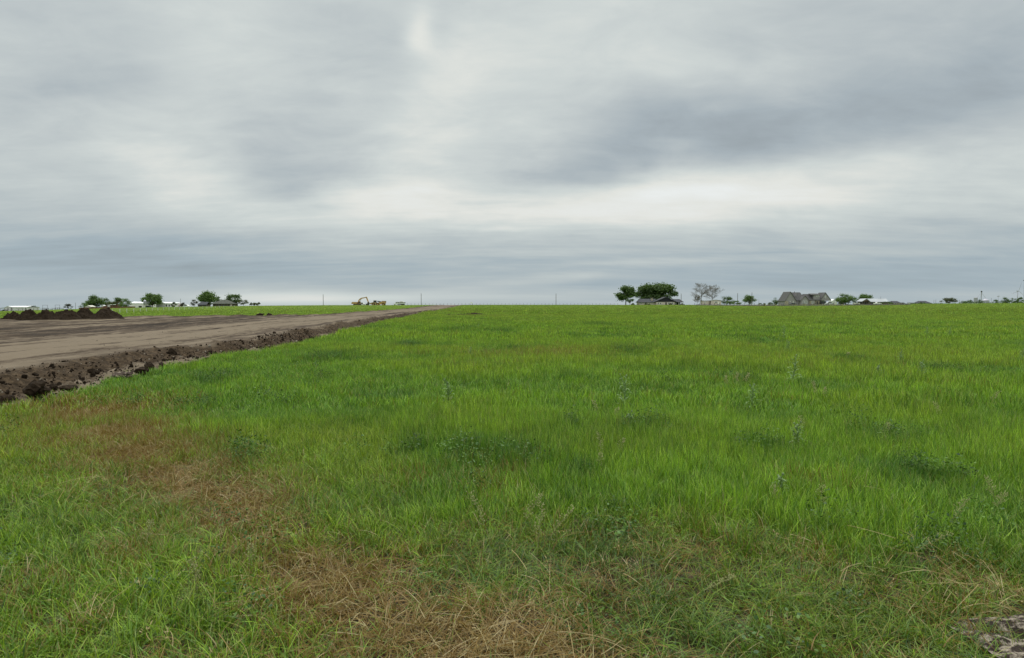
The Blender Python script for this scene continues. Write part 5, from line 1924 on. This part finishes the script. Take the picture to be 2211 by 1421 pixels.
# ------------------------------------------------------------------ vehicles
def car(cx, wpx, hpx, Y, label, paint='silver', kind='car', flip=False, base=None, name='parked_car'):
    s = Y / F
    c = at(cx, Y)
    if base is not None: c.z = CAMZ + (YE - base) * s
    root = thing(name, label, kind, c, PI if flip else 0)
    l, h = wpx * s, hpx * s
    w = 1.85
    r = h * .21
    if kind == 'pickup':
        prof = [(-.5, .22), (.5, .22), (.5, .56), (.27, .62), (.14, 1.0), (-.12, 1.0), (-.17, .62), (-.5, .62)]
        gl = [(.245, .64), (.13, .95), (-.105, .95), (-.14, .64)]
    elif kind == 'suv':
        prof = [(-.5, .22), (.5, .22), (.5, .55), (.28, .64), (.16, 1.0), (-.44, 1.0), (-.5, .66)]
        gl = [(.255, .66), (.15, .94), (-.42, .94), (-.455, .66)]
    else:
        prof = [(-.5, .22), (.5, .22), (.5, .54), (.28, .62), (.12, 1.0), (-.22, 1.0), (-.38, .66), (-.5, .6)]
        gl = [(.25, .64), (.11, .94), (-.2, .94), (-.34, .66)]
    MB().prism_y([(a * l, b * h) for a, b in prof], -w / 2, w / 2).build('body', M[paint], root)
    MB().prism_y([(a * l, b * h) for a, b in gl], -w / 2 - .012, w / 2 + .012).build('side_glass', M['glass'], root)
    for a in (-.31, .31):
        for sg in (-1, 1):
            wh = MB().wheel(a * l, sg * (w / 2 - .06), r, r, .22).build('wheel', M['black'], root)
            MB().wheel(a * l, sg * (w / 2 - .05), r, r * .55, .215).build('rim', M['zinc'], wh)
    MB().box(.5 * l - .02, .5 * l + .03, -w * .45, -w * .25, .42 * h, .5 * h).build('headlight', M['white'], root)
    MB().box(.5 * l - .02, .5 * l + .03, w * .25, w * .45, .42 * h, .5 * h).build('headlight', M['white'], root)
    return root


car(1779, 17, 8, 345, 'black off-roader parked under the carport of the grey house', 'car_black', 'suv', base=658.5)
car(1791, 17, 6.5, 338, 'silver car parked in front of the carport right of the black one', 'silver', 'car', base=658.5)
car(1712, 15, 4.6, 336, 'black car parked before the left gable of the grey house', 'car_black', 'car', base=659)
car(1894, 14, 6, 338, 'white pickup parked before the metal-roofed barn', 'white', 'pickup', base=658)
car(782, 15, 6.5, 349, 'white pickup parked behind the excavator boom', 'white', 'pickup', base=660)
car(403, 14, 6.5, 338, 'white car parked between the workshop and the farmhouse', 'white', 'car', base=664.5)
car(9, 10, 5, 318, 'dark pickup under the lean-to of the left barn', 'car_black', 'pickup', base=673.5)
car(322, 12, 5, 334, 'dark utility vehicle parked right of the feed silo', 'car_black', 'suv', base=665)


def trailer(px0, px1, hpx, Y, base, label):
    s = Y / F
    cx = (px0 + px1) / 2
    c = at(cx, Y); c.z = CAMZ + (YE - base) * s
    root = thing('trailer', label, 'trailer', c)
    l, h = (px1 - px0) * s, hpx * s
    MB().prism_y([(-l / 2, .35), (l * .42, .35), (l / 2, h * .55), (l * .44, h), (-l / 2, h)], -1, 1).build('body', M['canvas'], root)
    for a in (-.12, .05):
        MB().wheel(a * l, -.95, .33, .33, .2).build('wheel', M['black'], root)
        MB().wheel(a * l, .95, .33, .33, .2).build('wheel', M['black'], root)
    MB().tube((l / 2, 0, .45), (l / 2 + 1.2, 0, .45), .05, .05, 6).build('hitch', M['dark_steel'], root)


trailer(1843, 1855, 4, 342, 658, 'cream covered trailer on the grass left of the barn')


def excavator():
    Y, base = 345, 660.2
    s = Y / F
    c = at(779, Y); c.z = CAMZ + (YE - base) * s
    root = thing('excavator', 'dusty yellow tracked excavator with its boom arched up and bucket down', 'excavator', c)
    x = lambda px: px - 779
    z = lambda py: base - py
    for sg in (-1, 1):
        t = MB(s)
        y0 = sg * 4.2
        prof = []
        for k in range(9):
            a = PI / 2 + k * PI / 8
            prof.append((x(765) + 1.6 * math.cos(a), 1.6 + 1.6 * math.sin(a)))
        for k in range(9):
            a = -PI / 2 + k * PI / 8
            prof.append((x(778) + 1.6 * math.cos(a), 1.6 + 1.6 * math.sin(a)))
        t.prism_y(prof, y0 - 1.1, y0 + 1.1)
        tr = t.build('track', M['dark_steel'], root)
        for px in (765, 768.2, 771.5, 774.8, 778):
            MB(s).wheel(x(px), y0, 1.4, .85, 2.4).build('roller', M['tan_paint'], tr)
    MB(s).box(x(764), x(778), -2.5, 2.5, 2.4, 3.6).build('undercarriage', M['dark_steel'], root)
    MB(s).prism_y([(x(760), 4), (x(772), 4), (x(772), z(652.3)), (x(762), z(652)), (x(760), z(653.5))], -4.6, 4.6).build('engine_housing', M['yellow'], root)
    MB(s).box(x(760), x(779), -4.4, 4.4, 3.6, 3.98).build('deck', M['dark_steel'], root)
    cab = MB(s).prism_y([(x(772.2), 4), (x(778), 4), (x(778.4), z(653)), (x(777), z(650.6)), (x(772.2), z(650.6))], 1.2, 4.5).build('cab', M['tan_paint'], root)
    MB(s).prism_y([(x(773), 5.6), (x(777.7), 5.6), (x(778), z(653)), (x(776.8), z(651.3)), (x(773), z(651.3))], 1.1, 4.6).build('pane', M['glass'], cab)
    # boom: curved box beam
    b = MB(s)
    pl = [(773.5, 652.6), (775.3, 648.6), (778.2, 645.6), (781.8, 643.9), (786, 643.2), (791.2, 642.0)]
    wid = [1.6, 2.3, 2.5, 2.3, 1.9, 1.2]
    up, dn = [], []
    for i, (px, py) in enumerate(pl):
        a, e = pl[max(i - 1, 0)], pl[min(i + 1, len(pl) - 1)]
        d = Vector((e[0] - a[0], -(e[1] - a[1]))).normalized()
        n_ = Vector((-d.y, d.x)) * wid[i] * .5
        up.append((x(px) + n_.x, z(py) + n_.y)); dn.append((x(px) - n_.x, z(py) - n_.y))
    b.prism_y((dn + up[::-1]), -1.2, 1.2)
    bo = b.build('boom', M['yellow'], root)
    MB(s).tube((x(777), 0, z(653)), (x(780.5), 0, z(645.2)), .45, .45, 8).build('hydraulic_ram', M['zinc'], bo)
    st = MB(s).prism_y([(x(790), z(642.2)), (x(791.2), z(640.6)), (x(792.6), z(641.6)), (x(796.4), z(652.4)), (x(794.4), z(653))], -.8, .8).build('stick', M['yellow'], root)
    MB(s).tube((x(786.5), 0, z(642.2)), (x(791), 0, z(640.9)), .38, .38, 8).build('hydraulic_ram', M['zinc'], st)
    MB(s).prism_y([(x(794), z(653)), (x(796.6), z(652.2)), (x(797.6), z(655.5)), (x(796.6), z(658.6)), (x(792.4), z(659.4)), (x(789.5), z(657)), (x(791), z(655.6)), (x(793.2), z(656.6))], -3.0, 3.0).build('bucket', M['dark_steel'], root)


excavator()


def dump_hauler():
    Y, base = 347, 660
    s = Y / F
    c = at(816, Y); c.z = CAMZ + (YE - base) * s
    root = thing('earth_hauler', 'dusty tan articulated scraper with big wheels right of the excavator', 'hauler', c)
    x = lambda px: px - 816
    z = lambda py: base - py
    MB(s).prism_y([(x(799), z(656)), (x(803), z(658)), (x(814), z(658)), (x(814), z(653.4)), (x(806.5), z(652.6)), (x(800), z(654.2))], -4, 4).build('bonnet', M['tan_paint'], root)
    cab = MB(s).prism_y([(x(806.3), z(653.5)), (x(813), z(653.5)), (x(812.4), z(649.2)), (x(807.4), z(649.2))], -3, 2.4).build('cab', M['dark_steel'], root)
    MB(s).prism_y([(x(806.9), z(653)), (x(812.4), z(653)), (x(812), z(649.8)), (x(807.8), z(649.8))], -3.12, 2.52).build('pane', M['glass'], cab)
    MB(s).box(x(806.6), x(813.4), -3.5, 3, z(649.2), z(648.7)).build('cab_roof', M['tan_paint'], cab)
    MB(s).tube((x(813), 0, z(656)), (x(820), 0, z(655)), 1.1, .9, 8).build('gooseneck', M['yellow'], root)
    MB(s).prism_y([(x(817), z(657.6)), (x(831.5), z(657.6)), (x(833.5), z(651)), (x(825), z(650.6)), (x(824), z(652.2)), (x(818), z(653))], -4.6, 4.6).build('bowl', M['yellow'], root)
    MB(s).prism_y([(x(815), z(651.5)), (x(824), z(653.4)), (x(823.6), z(651.2)), (x(816), z(649.6))], -3.6, 3.6).build('apron', M['dark_steel'], root)
    MB(s).box(x(825.5), x(833), -3.6, 3.6, z(651), z(650)).build('rear_engine', M['dark_steel'], root)
    for px in (807.5, 816.5, 828.5):
        for sg in (-1, 1):
            w = MB(s).wheel(x(px), sg * 4.2, 3.0, 3.15, 2.2, 20).build('wheel', M['black'], root)
            MB(s).wheel(x(px), sg * 4.25, 3.0, 1.6, 2.25, 16).build('rim', M['yellow'], w)


dump_hauler()


def water_truck():
    Y, base = 348, 659.8
    s = Y / F
    c = at(862.5, Y); c.z = CAMZ + (YE - base) * s
    root = thing('flatbed_truck', 'white cab truck with a dark bed and pale load right of the yellow machines', 'truck', c)
    x = lambda px: px - 862.5
    z = lambda py: base - py
    cab = MB(s).prism_y([(x(850.4), z(658.4)), (x(858.8), z(658.4)), (x(858.8), z(651.6)), (x(855.2), z(651.6)), (x(854.2), z(655)), (x(850.6), z(655.6))], -3.4, 3.4).build('cab', M['white'], root)
    MB(s).prism_y([(x(854.9), z(655)), (x(857.2), z(655)), (x(857.2), z(652.4)), (x(855.7), z(652.4))], -3.5, 3.5).build('pane', M['glass'], cab)
    MB(s).box(x(859), x(874.6), -3.6, 3.6, z(656.0), z(654.2)).build('bed', M['white'], root)
    MB(s).box(x(859), x(875), -3.8, 3.8, z(654.19), z(653.3)).build('bed_rail', M['dark_steel'], root)
    MB(s).box(x(858.9), x(860), -3.7, 3.7, z(653.3), z(652)).build('headboard', M['dark_steel'], root)
    MB(s).box(x(873.6), x(874.8), -3.7, 3.7, z(653.3), z(652.6)).build('tailboard', M['dark_steel'], root)
    MB(s).prism_y([(x(861.5), z(653.3)), (x(873), z(653.3)), (x(871.5), z(651.6)), (x(867.5), z(650.8)), (x(863), z(651.5))], -3, 3).build('load', M['canvas'], root)
    MB(s).box(x(851), x(874), -1.3, 1.3, z(658.0), z(656.05)).build('chassis', M['dark_steel'], root)
    for px in (853, 867.8, 870.8):
        for sg in (-1, 1):
            w = MB(s).wheel(x(px), sg * 3.0, 1.4, 1.4, .95).build('wheel', M['black'], root)
            MB(s).wheel(x(px), sg * 3.02, 1.4, .7, .98).build('rim', M['zinc'], w)


water_truck()


def site_sign():
    Y = 340
    s = Y / F
    c = at(1018, Y)
    root = thing('site_sign', 'small square sign on two posts right of the road end', 'sign', c)
    MB(s).box(-2.1, 2.1, -.15, .15, 3.4, 6.6).build('board', M['trim'], root)
    for sg in (-1, 1):
        MB(s).box(sg * 1.8 - .25, sg * 1.8 + .25, .16, .6, -1.5, 6.2).build('post', M['wood'], root)


site_sign()


# ------------------------------------------------------------------ grain bins, turbines and mast, far right
def grain_bins():
    Y = 900
    s = Y / F
    c = at(2106.5, Y); c.z = CAMZ + (YE - 656) * s
    a = thing('grain_bin', 'tall flat-topped steel grain bin', 'grain bin', c)
    MB(s).lathe([(3.6, -2), (3.6, 13.2), (3.2, 13.6), (.01, 14.2)], (0, 0), 24).build('shell', M['zinc'], a, False)
    MB(s).lathe([(3.62, 6.2), (3.8, 6.5), (3.62, 6.8)], (0, 0), 24).build('hoop', M['zinc'], a)
    c2 = at(2128, Y); c2.z = c.z
    b = thing('grain_bin', 'squat steel grain bin with a conical roof', 'grain bin', c2)
    MB(s).lathe([(6.6, -2), (6.6, 7.2)], (0, 0), 28).build('shell', M['zinc'], b)
    MB(s).lathe([(6.9, 7.0), (6.7, 7.4), (.5, 11.2), (.45, 12.2), (.01, 12.3)], (0, 0), 28).build('roof', M['zinc'], b)
    c3 = at(2118.5, Y); c3.z = c.z
    e = thing('grain_elevator', 'thin grain elevator leg with slanting spouts between the two bins', 'grain elevator', c3)
    MB(s).box(-.45, .45, -.45, .45, -2, 25).build('leg', M['zinc'], e)
    MB(s).prism_y([(-1.1, 24.6), (1.1, 24.6), (1.2, 26.8), (.6, 27.8), (-.6, 27.8), (-1.2, 26.8)], -.8, .8).build('head', M['dark_steel'], e)
    for tx, tz in ((-9.5, 13.6), (9.2, 12.4), (-4, 8)):
        MB(s).tube((0, 0, 23.8), (tx, 0, tz), .22, .22, 6).build('spout', M['zinc'], e)


grain_bins()


def turbine(px, hub, tips, Y, label, base=656.0, thick=1.0):
    s = Y / F
    c = at(px, Y); c.z = CAMZ + (YE - base) * s
    root = thing('wind_turbine', label, 'wind turbine', c, 0, 'wind turbines on the right skyline')
    hz = base - hub
    MB(s).tube((0, 0, -6), (0, 0, hz), .95 * thick, .6 * thick, 14).build('tower', M['turbine'], root, True)
    nac = MB(s).box(-.8 * thick, .8 * thick, -2.2, 2.6, hz - .7, hz + .8).build('nacelle', M['turbine'], root)
    MB(s).tube((0, -3.2, hz), (0, -2.2, hz), .35 * thick, .9 * thick, 12).build('hub', M['turbine'], root)
    for tx, ty in tips:
        dx_, dz_ = tx - px, -(ty - hub)
        ln = math.hypot(dx_, dz_)
        ux, uz = dx_ / ln, dz_ / ln
        nx, nz = -uz, ux
        vs, fs = [], []
        for t, w in ((0, .35), (.08, .4), (.2, .75), (.5, .5), (.8, .3), (1, .1)):
            w *= thick
            for sx_, sy_ in ((-.3, 0), (.1, -.25), (.7, 0), (.1, .25)):
                vs.append((ux * ln * t + nx * w * sx_, -2.7 + sy_ * w, hz + uz * ln * t + nz * w * sx_))
        for i in range(5):
            for j in range(4):
                fs.append((i * 4 + j, i * 4 + (j + 1) % 4, i * 4 + 4 + (j + 1) % 4, i * 4 + 4 + j))
        fs += [(3, 2, 1, 0), (20, 21, 22, 23)]
        MB(s).add(vs, fs).build('blade', M['turbine'], root)


turbine(2196.6, 628.6, [(2202.8, 607.5), (2179.5, 635.5), (2209.5, 640)], 2600, 'large three-bladed wind turbine at the right edge', 655.5)
turbine(2155, 640, [(2159, 639), (2152.6, 636.8), (2153.5, 643.6)], 5200, 'tiny distant wind turbine above the trees right of the grain bins', 655.5, .5)


def light_mast():
    Y = 400
    s = Y / F
    c = at(2210, Y)
    root = thing('light_mast', 'tall thin mast with a crosshead at the right edge', 'mast', c)
    h = 655 - 598
    MB(s).tube((0, 0, -2), (0, 0, h), .5, .28, 10).build('shaft', M['zinc'], root)
    MB(s).box(-2.2, 2.2, -.4, .4, 655 - 605.6, 655 - 604.2).build('crosshead', M['dark_steel'], root)
    MB(s).tube((0, 0, h), (0, 0, h + 4), .12, .08, 6).build('antenna', M['dark_steel'], root)


light_mast()
